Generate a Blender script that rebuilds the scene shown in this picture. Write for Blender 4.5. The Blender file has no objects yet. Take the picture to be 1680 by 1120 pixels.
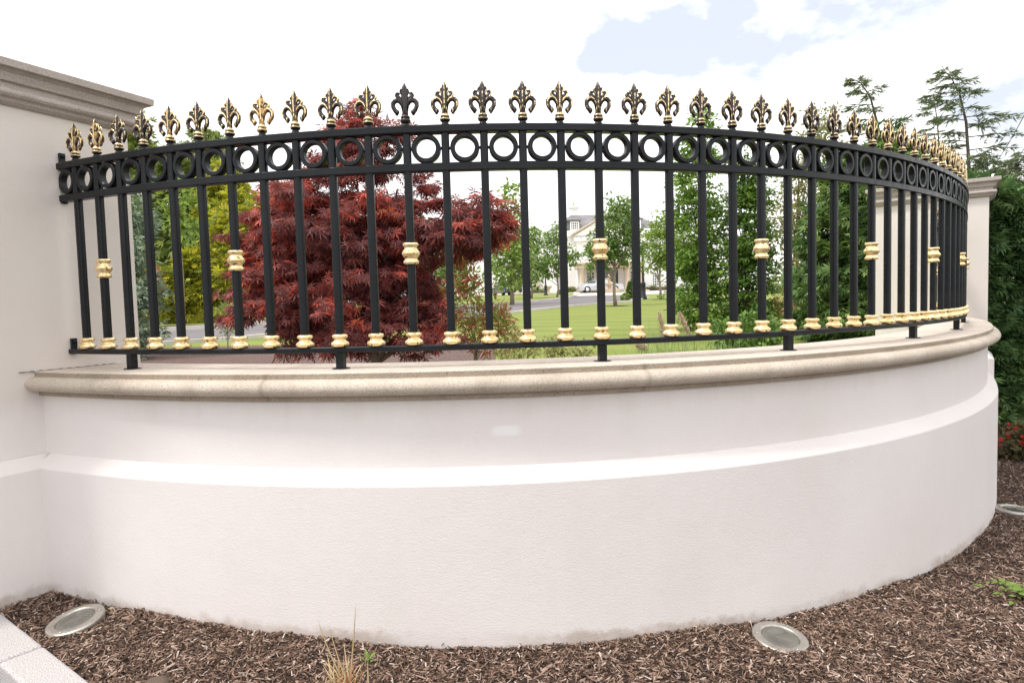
import bpy, bmesh, math, random
import numpy as np
from mathutils import Vector, Matrix
R_ = math.radians
PI = math.pi
rng = np.random.default_rng(11)
random.seed(5)
sc = bpy.context.scene
col = sc.collection
EYE = 1.33
FPX, PITCH, ROLL = 1082.85, -0.05692, 0.02765

# ------------------------------------------------------------------ helpers
def ray(x, y):
    u, v = (x-840)/FPX, (y-560)/FPX
    c, s = math.cos(ROLL), math.sin(ROLL); u, v = u*c-v*s, u*s+v*c
    c, s = math.cos(PITCH), math.sin(PITCH); dz = -v
    return (u, c-dz*s, s+dz*c)
def at(x, y, Y):
    r = ray(x, y); t = Y/r[1]
    return Vector((r[0]*t, Y, EYE+r[2]*t))
def gz(x, y):                       # garden lawn height
    yy = min(max(y, 0), 74)
    return EYE - 0.80 + 0.0247*yy 
def mz(x, y):                       # mulch bed height
    return EYE - 1.2841 - 0.03386*max(min(x, 6), -4) - 0.01002*(y-2.623)
def on_lawn(px, py):                # pixel on the lawn plane
    r = ray(px, py)
    t = -0.80/(r[2]-0.0247*r[1])
    if t < 0 or r[1]*t > 70: t = 70/r[1]
    return Vector((r[0]*t, r[1]*t, gz(0, r[1]*t)))

def tag(o, label=None, cat=None, group=None, kind=None):
    if label: o['label'] = label
    if cat: o['category'] = cat
    if group: o['group'] = group
    if kind: o['kind'] = kind
    return o
def empty(name, loc=(0, 0, 0), rz=0):
    o = bpy.data.objects.new(name, None); col.objects.link(o)
    o.empty_display_size = .1; o.location = loc; o.rotation_euler = (0, 0, rz)
    return o

class MB:
    def __init__(s): s.v = []; s.f = []; s.m = []; s.sm = []
    def add(s, verts, faces, mi=0, smooth=False):
        b = len(s.v); s.v += [tuple(v) for v in verts]
        for f in faces:
            s.f.append([b+i for i in f]); s.m.append(mi); s.sm.append(smooth)
    def box(s, x0, x1, y0, y1, z0, z1, mi=0):
        v = [(x0,y0,z0),(x1,y0,z0),(x1,y1,z0),(x0,y1,z0),(x0,y0,z1),(x1,y0,z1),(x1,y1,z1),(x0,y1,z1)]
        s.add(v, [(0,3,2,1),(4,5,6,7),(0,1,5,4),(1,2,6,5),(2,3,7,6),(3,0,4,7)], mi)
    def tube(s, path, radii, seg=8, mi=0, cap=True, flat=1.0):
        path = [Vector(p) for p in path]; n = len(path)
        if not hasattr(radii, '__len__'): radii = [radii]*n
        vs = []; prev = None
        for i, p in enumerate(path):
            t = (path[min(i+1, n-1)]-path[max(i-1, 0)])
            if t.length < 1e-9: t = Vector((0, 0, 1))
            t.normalize()
            if prev is None:
                a = Vector((0, 1, 0)) if abs(t.y) < .9 else Vector((1, 0, 0))
                a = (a - t*a.dot(t)).normalized()
            else:
                a = (prev - t*prev.dot(t)).normalized()
            prev = a; b = t.cross(a)
            for k in range(seg):
                w = 2*PI*k/seg
                vs.append(p + a*(math.cos(w)*radii[i]*flat) + b*(math.sin(w)*radii[i]))
        fs = [(i*seg+k, i*seg+(k+1) % seg, (i+1)*seg+(k+1) % seg, (i+1)*seg+k) for i in range(n-1) for k in range(seg)]
        if cap:
            fs.append(tuple(range(seg-1, -1, -1))); fs.append(tuple((n-1)*seg+k for k in range(seg)))
        s.add(vs, fs, mi, True)
    def lathe(s, prof, seg=16, c=(0, 0, 0), mi=0, sy=1.0, smooth=True):
        vs = []; n = len(prof)
        for r, z in prof:
            for k in range(seg):
                w = 2*PI*k/seg
                vs.append((c[0]+r*math.cos(w), c[1]+r*sy*math.sin(w), c[2]+z))
        fs = [(i*seg+k, i*seg+(k+1) % seg, (i+1)*seg+(k+1) % seg, (i+1)*seg+k) for i in range(n-1) for k in range(seg)]
        fs.append(tuple(range(seg-1, -1, -1))); fs.append(tuple((n-1)*seg+k for k in range(seg)))
        s.add(vs, fs, mi, smooth)
    def xf(s, M):
        s.v = [tuple(M @ Vector(v)) for v in s.v]; return s
    def mesh(s, name, mats):
        me = bpy.data.meshes.new(name); me.from_pydata(s.v, [], s.f)
        for m in (mats if isinstance(mats, (list, tuple)) else [mats]): me.materials.append(m)
        me.polygons.foreach_set('material_index', s.m); me.polygons.foreach_set('use_smooth', s.sm)
        me.update(); return me
    def build(s, name, mats, parent=None, sharp=None):
        me = s.mesh(name, mats)
        if sharp: me.set_sharp_from_angle(angle=R_(sharp))
        o = bpy.data.objects.new(name, me); col.objects.link(o)
        if parent: o.parent = parent
        return o
def part(name, me, parent, loc=(0, 0, 0), rz=0):
    o = bpy.data.objects.new(name, me); col.objects.link(o); o.parent = parent
    o.location = loc; o.rotation_euler = (0, 0, rz); return o
def bevel(o, w, seg=2):
    m = o.modifiers.new('bevel', 'BEVEL'); m.width = w; m.segments = seg; m.limit_method = 'ANGLE'; m.angle_limit = R_(40)

# ------------------------------------------------------------------ materials
class NT:
    def __init__(s, name):
        s.mat = bpy.data.materials.new(name); s.mat.use_nodes = True
        s.n = s.mat.node_tree.nodes; s.l = s.mat.node_tree.links
        s.b = s.n['Principled BSDF']; s.out = s.n['Material Output']
        s.tc = s.n.new('ShaderNodeTexCoord')
    def node(s, t, **k):
        n = s.n.new(t)
        for a, v in k.items(): setattr(n, a, v)
        return n
    def link(s, a, b): s.l.new(a, b)
    def noise(s, scale, detail=4, rough=.55, vec=None, stretch=None, src='Object', dist=0):
        n = s.node('ShaderNodeTexNoise'); n.inputs['Scale'].default_value = scale
        n.inputs['Detail'].default_value = detail; n.inputs['Roughness'].default_value = rough
        n.inputs['Distortion'].default_value = dist
        v = vec or s.tc.outputs[src]
        if stretch:
            m = s.node('ShaderNodeMapping'); m.inputs['Scale'].default_value = stretch
            s.link(v, m.inputs['Vector']); v = m.outputs['Vector']
        s.link(v, n.inputs['Vector']); return n.outputs['Fac']
    def ramp(s, fac, stops, interp='LINEAR'):
        r = s.node('ShaderNodeValToRGB'); cr = r.color_ramp; cr.interpolation = interp
        while len(cr.elements) < len(stops): cr.elements.new(.5)
        for e, (p, c) in zip(cr.elements, stops):
            e.position = p; e.color = (*c, 1) if len(c) == 3 else c
        s.link(fac, r.inputs['Fac']); return r.outputs['Color']
    def mix(s, fac, a, b, mode='MIX'):
        m = s.node('ShaderNodeMix', data_type='RGBA', blend_type=mode)
        for i, v in ((0, fac), (6, a), (7, b)):
            if hasattr(v, 'is_linked') or hasattr(v, 'links'): s.link(v, m.inputs[i])
            else: m.inputs[i].default_value = v if i == 0 else ((*v, 1) if len(v) == 3 else v)
        return m.outputs[2]
    def math(s, op, a, b=None):
        m = s.node('ShaderNodeMath', operation=op)
        for i, v in ((0, a), (1, b)):
            if v is None: continue
            if hasattr(v, 'links'): s.link(v, m.inputs[i])
            else: m.inputs[i].default_value = v
        return m.outputs[0]
    def bump(s, h, strength=.3, dist=.01, prev=None):
        b = s.node('ShaderNodeBump'); b.inputs['Strength'].default_value = strength; b.inputs['Distance'].default_value = dist
        s.link(h, b.inputs['Height'])
        if prev: s.link(prev, b.inputs['Normal'])
        s.link(b.outputs['Normal'], s.b.inputs['Normal']); return b.outputs['Normal']
    def set(s, color=None, rough=None, metal=None, spec=None):
        for k, v in (('Base Color', color), ('Roughness', rough), ('Metallic', metal), ('Specular IOR Level', spec)):
            if v is None: continue
            if hasattr(v, 'links'): s.link(v, s.b.inputs[k])
            else: s.b.inputs[k].default_value = (*v, 1) if k == 'Base Color' else v
        return s
BW = lambda a, b: [(a, (0, 0, 0)), (b, (1, 1, 1))]

def simple(name, c1, c2, scale=8, rough=.6, bump=.15, metal=0, bd=.01, detail=5, spec=.5):
    t = NT(name); n = t.noise(scale, detail)
    t.set(t.ramp(n, [(.3, c1), (.7, c2)]), rough, metal, spec)
    if bump: t.bump(t.noise(scale*6, 4), bump, bd)
    return t.mat

def wall_paint(name, smudge=False, stains=True):
    t = NT(name)
    big = t.noise(1.3, 5, .6); col_ = t.ramp(big, [(.3, (.77, .712, .698)), (.68, (.812, .768, .752))])
    col_ = t.mix(t.math('MULTIPLY', t.ramp(t.noise(3.1, 6, .65, stretch=(1, 1, .35)), BW(.50, .8)), .4), col_, (.70, .675, .60))
    if stains:
        geo = t.node('ShaderNodeNewGeometry'); sep = t.node('ShaderNodeSeparateXYZ'); t.link(geo.outputs['Position'], sep.inputs[0])
        top = t.math('SUBTRACT', t.math('MULTIPLY', t.noise(11, 5, .7, stretch=(1, 1, .06)), .16), t.math('SUBTRACT', EYE-.350, sep.outputs['Z']))
        col_ = t.mix(t.math('MULTIPLY', t.ramp(top, BW(.0, .10)), .30), col_, (.55, .47, .36))
        # splashed soil: blotches that reach a little way up from the bed
        hx = t.math('ADD', t.math('MULTIPLY', sep.outputs['X'], .034), t.math('MULTIPLY', sep.outputs['Y'], .010))
        h = t.math('SUBTRACT', t.math('ADD', sep.outputs['Z'], hx), .072)
        edge = t.math('SUBTRACT', t.math('MULTIPLY', t.noise(13, 6, .8), .11), h)
        m = t.ramp(edge, BW(-.012, .03))
        patch = t.ramp(t.noise(2.7, 4, .6), BW(.42, .62))
        col_ = t.mix(t.math('MULTIPLY', t.math('MULTIPLY', m, t.math('ADD', patch, .15)), .5), col_, (.36, .27, .20))
        sp = t.ramp(t.noise(70, 3, .6), BW(.66, .74)); sp2 = t.math('MULTIPLY', sp, t.ramp(t.noise(4.5, 3), BW(.5, .7)))
        col_ = t.mix(t.math('MULTIPLY', sp2, .25), col_, (.35, .29, .24))
    if smudge:
        geo2 = t.node('ShaderNodeNewGeometry')
        mp = t.node('ShaderNodeVectorMath', operation='SUBTRACT'); t.link(geo2.outputs['Position'], mp.inputs[0]); mp.inputs[1].default_value = SMUDGE
        sp_ = t.node('ShaderNodeSeparateXYZ'); t.link(mp.outputs[0], sp_.inputs[0])
        ax = t.math('ABSOLUTE', t.math('DIVIDE', sp_.outputs['X'], .062)); az = t.math('ABSOLUTE', t.math('DIVIDE', sp_.outputs['Z'], .024))
        dd = t.math('ADD', t.math('POWER', ax, 3), t.math('POWER', az, 3))
        dd = t.math('ADD', dd, t.math('MULTIPLY', t.math('SUBTRACT', t.noise(22, 3), .5), 1.0))
        col_ = t.mix(t.math('MULTIPLY', t.ramp(dd, [(.0, (1, 1, 1)), (1.25, (0, 0, 0))]), .8), col_, (.88, .87, .865))
    t.set(col_, .62, 0, .35)
    b1 = t.bump(t.noise(95, 3, .55, stretch=(1, 1, 2.2)), .34, .0035)
    t.bump(t.noise(14, 3, .5), .16, .006, b1)
    return t.mat

JO = (-1.70, -1.322)
def stone(name, c1, c2, pit=.5, dark=(.16, .12, .085), joints=None):
    t = NT(name)
    base = t.ramp(t.noise(2.4, 5, .6), [(.3, c1), (.7, c2)])
    gr = t.noise(210, 2, .6)
    base = t.mix(.55, base, t.ramp(gr, [(.32, (.45, .42, .38)), (.5, (1, 1, 1)), (.7, (1.22, 1.2, 1.15))]), 'MULTIPLY')
    st = t.ramp(t.noise(7, 7, .7, stretch=(1, 1, .25)), BW(.5, .78))
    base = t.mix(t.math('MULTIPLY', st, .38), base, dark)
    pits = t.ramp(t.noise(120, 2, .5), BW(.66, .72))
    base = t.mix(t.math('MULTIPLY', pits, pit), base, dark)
    if joints:
        sb = t.node('ShaderNodeSeparateXYZ'); g_ = t.node('ShaderNodeNewGeometry'); t.link(g_.outputs['Position'], sb.inputs[0])
        aa = t.math('ARCTAN2', t.math('SUBTRACT', sb.outputs['Y'], 3.6*1.74854), t.math('SUBTRACT', sb.outputs['X'], -0.26018*1.74854))
        aa = t.math('ADD', aa, t.math('MULTIPLY', t.math('SUBTRACT', t.noise(40, 3), .5), .0016))
        for ja in joints:
            ln = t.ramp(t.math('ABSOLUTE', t.math('SUBTRACT', aa, ja)), [(.0004, (1, 1, 1)), (.0010, (0, 0, 0))])
            base = t.mix(t.math('MULTIPLY', ln, .38), base, dark)
            step = t.ramp(t.math('SUBTRACT', aa, ja), [(0, (.0, .0, .0)), (.0005, (1, 1, 1))]); base = t.mix(t.math('MULTIPLY', step, .03), base, (.9, .86, .8) if ja < -1.4 else (.3, .26, .2))
    t.set(base, .85, 0, .25); b = t.bump(gr, .8, .004); t.bump(pits, -.5, .004, b)
    return t.mat

def leaf_mat(name, stops, transl=.35, rough=.45, nscale=1.4, clump=.4):
    t = NT(name)
    g = t.node('ShaderNodeNewGeometry')
    n = t.noise(nscale, 3, .6, src='Object')
    f = t.math('ADD', t.math('MULTIPLY', g.outputs['Random Per Island'], 1-clump), t.math('MULTIPLY', t.ramp(n, BW(.25, .75)), clump))
    c = t.ramp(f, stops)
    t.set(c, rough, 0, .4)
    tr = t.node('ShaderNodeBsdfTranslucent'); t.link(t.mix(.5, c, (1, 1, .6), 'MULTIPLY'), tr.inputs['Color'])
    ms = t.node('ShaderNodeMixShader'); ms.inputs[0].default_value = transl
    t.link(t.b.outputs[0], ms.inputs[1]); t.link(tr.outputs[0], ms.inputs[2]); t.link(ms.outputs[0], t.out.inputs['Surface'])
    return t.mat

SMUDGE = tuple(at(829, 728, 2.24))
M = {}
M['wall'] = wall_paint('wall_paint', True)
M['pier'] = wall_paint('pier_paint')
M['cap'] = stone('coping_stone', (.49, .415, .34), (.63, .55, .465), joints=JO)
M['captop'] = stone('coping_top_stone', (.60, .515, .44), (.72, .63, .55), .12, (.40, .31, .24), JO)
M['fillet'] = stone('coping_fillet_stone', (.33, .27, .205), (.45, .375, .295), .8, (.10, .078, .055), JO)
M['cornice'] = stone('cornice_stone', (.44, .385, .355), (.56, .50, .465), .2, (.22, .17, .15))
M['granite'] = (lambda t: (t.set(t.ramp(t.noise(260, 2, .6), [(.3, (.16, .15, .15)), (.45, (.46, .43, .425)), (.6, (.60, .57, .565)), (.72, (.78, .76, .755))]), .6), t.bump(t.noise(180, 3), .4, .003), t.mat)[-1])(NT('kerb_granite'))
def black_paint():
    t = NT('black_gloss_paint')
    t.set(t.ramp(t.noise(6, 5), [(.3, (.007, .008, .010)), (.75, (.014, .0155, .018))]), t.ramp(t.noise(30, 3), [(.3, (.24,)*3), (.7, (.42,)*3)]), 0, .24)
    t.bump(t.noise(60, 3), .12, .002); return t.mat
M['black'] = black_paint()
def gold_paint():
    t = NT('gold_paint')
    pit = t.ramp(t.noise(70, 3, .6), BW(.60, .655))
    c = t.ramp(t.noise(14, 4), [(.3, (.86, .60, .26)), (.7, (1.0, .81, .49))])
    t.set(t.mix(pit, c, (.05, .035, .02)), t.ramp(t.noise(25, 3), [(.3, (.26,)*3), (.7, (.42,)*3)]))
    t.link(t.math('SUBTRACT', .72, t.math('MULTIPLY', pit, .6)), t.b.inputs['Metallic'])
    t.bump(t.noise(45, 3), .25, .003); return t.mat
M['gold'] = gold_paint()
def finial_mat():                   # worn gilding over black iron; how much is left differs from finial to finial
    t = NT('worn_gilding'); oi = t.node('ShaderNodeObjectInfo'); sp = t.node('ShaderNodeSeparateColor'); t.link(oi.outputs['Color'], sp.inputs[0])
    n = t.noise(55, 4, .65)
    f = t.ramp(t.math('ADD', t.math('SUBTRACT', n, .5), t.math('SUBTRACT', sp.outputs[0], .505)), BW(-.04, .07))
    t.set(t.mix(f, (.026, .015, .013), (.95, .73, .40)), .27, 0, .6)
    t.link(t.math('MULTIPLY', f, .8), t.b.inputs['Metallic']); t.bump(t.noise(80, 2), .3, .002); return t.mat
M['gilt'] = finial_mat()
def finial_dark():
    t = NT('finial_recess_paint'); oi = t.node('ShaderNodeObjectInfo'); sp = t.node('ShaderNodeSeparateColor'); t.link(oi.outputs['Color'], sp.inputs[0])
    f = t.ramp(t.math('ADD', t.math('SUBTRACT', t.noise(60, 3), .5), t.math('SUBTRACT', sp.outputs[0], .74)), BW(-.03, .08))
    t.set(t.mix(f, (.020, .011, .010), (.55, .33, .12)), .3, 0, .6); t.link(t.math('MULTIPLY', f, .7), t.b.inputs['Metallic']); return t.mat
M['recess'] = finial_dark()
M['steel'] = simple('brushed_steel', (.42, .39, .35), (.55, .52, .47), 40, .38, .1, .85)
M['lens'] = simple('uplight_glass', (.13, .125, .105), (.20, .19, .165), 9, .16, .05, .25)
M['soil'] = simple('bark_soil', (.026, .015, .010), (.075, .046, .032), 30, .95, 1.0, 0, .02)
M['chips'] = (lambda t: (t.set(t.ramp(t.node('ShaderNodeNewGeometry').outputs['Random Per Island'], [(0, (.030, .016, .011)), (.40, (.115, .068, .047)), (.70, (.23, .145, .105)), (.93, (.40, .285, .22)), (1, (.66, .56, .50))]), .8, 0, .3), t.mat)[-1])(NT('bark_chips'))
M['asphalt'] = simple('drive_asphalt', (.15, .135, .14), (.20, .18, .185), 1.2, .9, .3)
M['road'] = simple('front_road_asphalt', (.05, .048, .047), (.075, .07, .068), 3, .9, .5)
M['kerbline'] = simple('pale_kerb', (.50, .47, .42), (.64, .60, .55), 3, .8, .1)
M['forecourt'] = simple('forecourt_paving', (.62, .58, .55), (.74, .70, .66), .6, .8, .1)
def lawn_mat():
    t = NT('lawn_grass')
    w = t.node('ShaderNodeTexWave', wave_type='BANDS', bands_direction='Y'); w.inputs['Scale'].default_value = .24; w.inputs['Distortion'].default_value = .8; w.inputs['Detail Scale'].default_value = .4
    mpg = t.node('ShaderNodeMapping'); mpg.inputs['Rotation'].default_value = (0, 0, .22); t.link(t.tc.outputs['Object'], mpg.inputs['Vector']); t.link(mpg.outputs['Vector'], w.inputs['Vector'])
    c = t.ramp(t.noise(.55, 6, .65), [(.3, (.150, .200, .034)), (.7, (.235, .280, .056))])
    c = t.mix(t.math('MULTIPLY', w.outputs['Fac'], .5), c, (.30, .33, .085))
    c = t.mix(.35, c, t.ramp(t.noise(60, 3, .7), [(.3, (.55, .6, .5)), (.7, (1.25, 1.2, 1.1))]), 'MULTIPLY')
    t.set(c, .75, 0, .2); t.bump(t.noise(90, 3), .6, .02); return t.mat
M['lawn'] = lawn_mat()
M['ground'] = simple('meadow_ground', (.07, .11, .03), (.13, .17, .05), .05, .9, .2)
M['bark'] = simple('tree_bark', (.07, .055, .042), (.16, .13, .10), 14, .9, .6)
M['palebark'] = simple('young_tree_bark', (.20, .155, .115), (.33, .27, .21), 10, .85, .3)
M['stucco'] = simple('house_stucco', (.84, .83, .82), (.89, .885, .875), .4, .8, .05)
M['sandstone'] = simple('house_sandstone', (.52, .41, .30), (.63, .52, .40), .8, .8, .1)
M['slate'] = (lambda t: (t.set(t.mix(.35, t.ramp(t.noise(.8, 5), [(.3, (.16, .152, .160)), (.7, (.26, .245, .255))]), t.ramp(t.noise(9, 2, stretch=(1, 1, 4)), [(.35, (.5, .5, .5)), (.65, (1.2, 1.2, 1.2))]), 'MULTIPLY'), .55), t.mat)[-1])(NT('roof_slate'))
M['lead'] = simple('dormer_lead', (.10, .10, .10), (.16, .16, .165), 2, .6, 0)
M['white'] = simple('white_joinery', (.74, .74, .73), (.82, .82, .81), 2, .5, 0)
M['pane'] = simple('window_glass', (.03, .04, .045), (.08, .10, .10), .7, .08, 0, 0, spec=.8)
M['carsilver'] = simple('silver_car_paint', (.50, .52, .54), (.56, .58, .60), 1, .25, 0, .5)
M['carblue'] = simple('dark_blue_car_paint', (.025, .035, .06), (.035, .045, .075), 1, .2, 0, .3)
M['tyre'] = simple('tyre_rubber', (.012, .012, .012), (.02, .02, .02), 8, .8, 0)
M['chrome'] = simple('light_chrome', (.6, .6, .6), (.7, .7, .7), 4, .2, 0, .9)
M['iron'] = simple('lamp_iron', (.012, .013, .014), (.02, .021, .022), 5, .4, 0)
M['cable'] = simple('cable_rubber', (.10, .10, .11), (.14, .14, .15), 5, .6, 0)
M['hill'] = simple('distant_hill', (.20, .27, .30), (.26, .33, .35), .01, .95, 0)
M['straw'] = leaf_mat('dry_straw', [(0, (.42, .27, .13)), (.6, (.62, .48, .27)), (1, (.72, .62, .42))], .2)
M['redgrass'] = leaf_mat('rusty_stem', [(0, (.30, .10, .05)), (1, (.55, .26, .12))], .2)
M['plume'] = leaf_mat('pampas_plume', [(0, (0.546, 0.416, 0.312)), (1, (0.858, 0.715, 0.585))], .3)
M['blade'] = leaf_mat('grass_blades', [(0, (0.135, 0.23, 0.068)), (0.6, (0.324, 0.432, 0.162)), (1, (0.648, 0.675, 0.378))], .35)
M['weed'] = leaf_mat('weed_leaf', [(0, (.15, .27, .04)), (1, (.30, .42, .09))], .4)
M['maple'] = leaf_mat('maple_leaf', [(0, (0.083, 0.025, 0.03)), (0.38, (0.228, 0.074, 0.079)), (0.62, (0.42, 0.141, 0.128)), (0.82, (0.821, 0.138, 0.09)), (1, (0.887, 0.587, 0.238))], .45, .33, 2.4, .50)
M['yellow'] = leaf_mat('golden_spray', [(0, (0.059, 0.103, 0.018)), (0.3, (0.237, 0.297, 0.038)), (0.6, (0.616, 0.567, 0.064)), (1, (0.828, 0.799, 0.115))], .35, .55, 1.0, .35)
M['lime'] = leaf_mat('soft_green_spray', [(0, (0.077, 0.121, 0.033)), (0.4, (0.209, 0.275, 0.083)), (0.75, (0.33, 0.396, 0.11)), (1, (0.55, 0.506, 0.132))], .3, .55, .9, .5)
M['blue'] = leaf_mat('blue_green_needles', [(0, (0.089, 0.137, 0.095)), (0.5, (0.267, 0.353, 0.243)), (1, (0.533, 0.604, 0.434))], .2, .6, 2, .4)
M['hornbeam'] = leaf_mat('hornbeam_leaf', [(0, (0.056, 0.116, 0.026)), (0.4, (0.157, 0.273, 0.052)), (0.75, (0.334, 0.493, 0.102)), (1, (0.634, 0.774, 0.211))], .38, .45, 1.4, .45)
M['hornbeam_dark'] = leaf_mat('dark_beech_leaf', [(0, (0.041, 0.087, 0.02)), (0.5, (0.119, 0.218, 0.042)), (1, (0.346, 0.51, 0.101))], .35, .45, 1.6, .45)
M['bright'] = leaf_mat('bright_leaf', [(0, (0.101, 0.157, 0.034)), (0.5, (0.246, 0.358, 0.078)), (1, (0.47, 0.582, 0.168))], .42, .5, .7, .4)
M['mid'] = leaf_mat('mid_green_leaf', [(0, (0.065, 0.117, 0.029)), (0.5, (0.169, 0.273, 0.065)), (1, (0.351, 0.481, 0.143))], .38, .5, .7, .4)
M['pale'] = leaf_mat('pale_olive_leaf', [(0, (.12, .14, .05)), (.5, (.30, .31, .13)), (.85, (.48, .42, .22)), (1, (.58, .42, .30))], .42, .5, 1, .4)
M['yew'] = leaf_mat('dark_cypress_spray', [(0, (0.036, 0.083, 0.03)), (0.5, (0.117, 0.209, 0.057)), (0.82, (0.289, 0.403, 0.117)), (1, (0.625, 0.677, 0.233))], .2, .6, 2.2, .45)
M['wispy'] = leaf_mat('wispy_cypress_spray', [(0, (0.074, 0.12, 0.067)), (0.5, (0.22, 0.296, 0.158)), (1, (0.59, 0.616, 0.37))], .3, .6, 2.2, .35)
M['hedge'] = leaf_mat('hedge_spray', [(0, (0.039, 0.094, 0.039)), (0.6, (0.116, 0.21, 0.07)), (1, (0.351, 0.491, 0.16))], .2, .6, 2.2, .45)
M['photinia'] = leaf_mat('photinia_leaf', [(0, (0.123, 0.165, 0.041)), (0.38, (0.275, 0.317, 0.083)), (0.6, (0.413, 0.138, 0.083)), (0.85, (0.578, 0.083, 0.062)), (1, (0.797, 0.303, 0.165))], .35, .4, 2.2, .45)
M['lowshrub'] = leaf_mat('low_shrub_leaf', [(0, (0.154, 0.187, 0.055)), (0.5, (0.352, 0.363, 0.132)), (0.8, (0.528, 0.462, 0.242)), (1, (0.55, 0.286, 0.198))], .35, .5, 2, .3)
M['orange'] = leaf_mat('orange_shrub_leaf', [(0, (.16, .14, .04)), (.5, (.36, .20, .06)), (1, (.52, .24, .09))], .3, .5, 2, .4)
M['bedding'] = leaf_mat('bedding_leaf', [(0, (.04, .05, .02)), (.6, (.11, .10, .04)), (1, (.22, .12, .06))], .3, .5, 3, .3)
M['redflower'] = leaf_mat('red_petal', [(0, (.45, .02, .02)), (1, (.70, .06, .05))], .3, .5)

# ------------------------------------------------------------------ leaf clouds
T_OVAL = (np.array([(0,0,0),(.27,.45,.06),(0,1,-.08),(-.27,.45,.06)]), [(0,1,2),(0,2,3)])
T_LONG = (np.array([(0,0,0),(.15,.4,.04),(0,1,-.12),(-.15,.4,.04)]), [(0,1,2),(0,2,3)])
def palmate(n=7, spread=2.3):
    v = [(0, 0, 0)]; f = []
    for i in range(n):
        a = spread*(i/(n-1)*2-1); L = 1-.42*abs(a/spread)**1.5
        w = .15
        def P(r, da, z): return (math.sin(a+da)*r, math.cos(a+da)*r, z)
        b = len(v); v += [P(L*.45, w*1.35, .02), P(L, 0, -.16*L), P(L*.45, -w*1.35, .02)]
        f += [(0, b, b+1), (0, b+1, b+2)]
    return (np.array(v), f)
T_MAPLE = palmate()
def spray(n=4, fan=.75):
    v = []; f = []
    for i in range(n):
        a = fan*(i/(n-1)*2-1); L = 1-.3*abs(i/(n-1)*2-1); y0 = .0
        s, c = math.sin(a), math.cos(a); b = len(v)
        if i == 0: v.append((0, 0, 0)); b = 1
        v += [(s*L*.55+c*.095, c*L*.55-s*.095, .02), (s*L, c*L, -.10), (s*L*.55-c*.095, c*L*.55+s*.095, .02)]
        f += [(0, b, b+1), (0, b+1, b+2)]
    return (np.array(v), f)
T_SPRAY = spray()
T_FEATHER = spray(3, .42)
T_WISP = (lambda q: (q[0]*np.array((.24, 1, 1)), q[1]))(spray(3, .6))

def leaves(name, P, tip, nrm, size, tmpl, mat, parent=None, asym=.25):
    P = np.asarray(P, float); n = len(P)
    tip = tip/(np.linalg.norm(tip, axis=1, keepdims=True)+1e-9)
    X = np.cross(tip, nrm); X /= (np.linalg.norm(X, axis=1, keepdims=True)+1e-9)
    N = np.cross(X, tip)
    tv, tf = tmpl; m = len(tv)
    wid = 1+asym*(rng.random(n)-.5)*2
    V = (P[:, None, :] + size[:, None, None]*(tv[None, :, 0:1]*(wid[:, None, None])*X[:, None, :] + tv[None, :, 1:2]*tip[:, None, :] + tv[None, :, 2:3]*N[:, None, :]))
    V = V.reshape(-1, 3)
    F = (np.array(tf)[None] + (np.arange(n)*m)[:, None, None]).reshape(-1, 3)
    me = bpy.data.meshes.new(name)
    me.vertices.add(len(V)); me.vertices.foreach_set('co', V.astype(np.float32).ravel())
    me.loops.add(F.size); me.loops.foreach_set('vertex_index', F.astype(np.int32).ravel())
    me.polygons.add(len(F)); me.polygons.foreach_set('loop_start', np.arange(0, F.size, 3, dtype=np.int32))
    me.materials.append(mat); me.update(calc_edges=True)
    o = bpy.data.objects.new(name, me); col.objects.link(o)
    if parent: o.parent = parent
    return o
def unit(n):
    v = rng.normal(size=(n, 3)); return v/np.linalg.norm(v, axis=1, keepdims=True)
def clumps(env, n, inner=.35):
    """n clump centres spread through a list of ellipsoids (c, r), most of them near the skin"""
    vol = np.array([r[0]*r[1]*r[2] for c, r in env])**.75; vol /= vol.sum(); out = []
    for i in rng.choice(len(env), n, p=vol):
        c, r = env[i]; d = unit(1)[0]; q = (inner + (1-inner)*rng.random())**.6
        out.append((np.array(c)+d*np.array(r)*q, d))
    return out
def foliage(name, env, nclump, rc, per, size, tmpl, mat, parent, flat=.6, droop=.2, up=1.0, inner=.3, out=.8, jit=.6):
    Ps, Ts, Ns = [], [], []
    for c, d in clumps(env, nclump, inner):
        k = max(3, int(per*(.5+rng.random()))); r = rc*(.6+.8*rng.random())
        u = unit(k)*(rng.random((k, 1))**.45)
        off = u*np.array([r, r, r*flat])
        Ps.append(c+off)
        o = off/(r+1e-9)*out + d*.5 + rng.normal(size=(k, 3))*jit; o[:, 2] -= droop
        Ts.append(o)
        nn = rng.normal(size=(k, 3))*.55 + d*.35; nn[:, 2] += up; Ns.append(nn)
    P = np.concatenate(Ps); s = size*(.65+.7*rng.random(len(P)))
    return leaves(name, P, np.concatenate(Ts), np.concatenate(Ns), s, tmpl, mat, parent)
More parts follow.
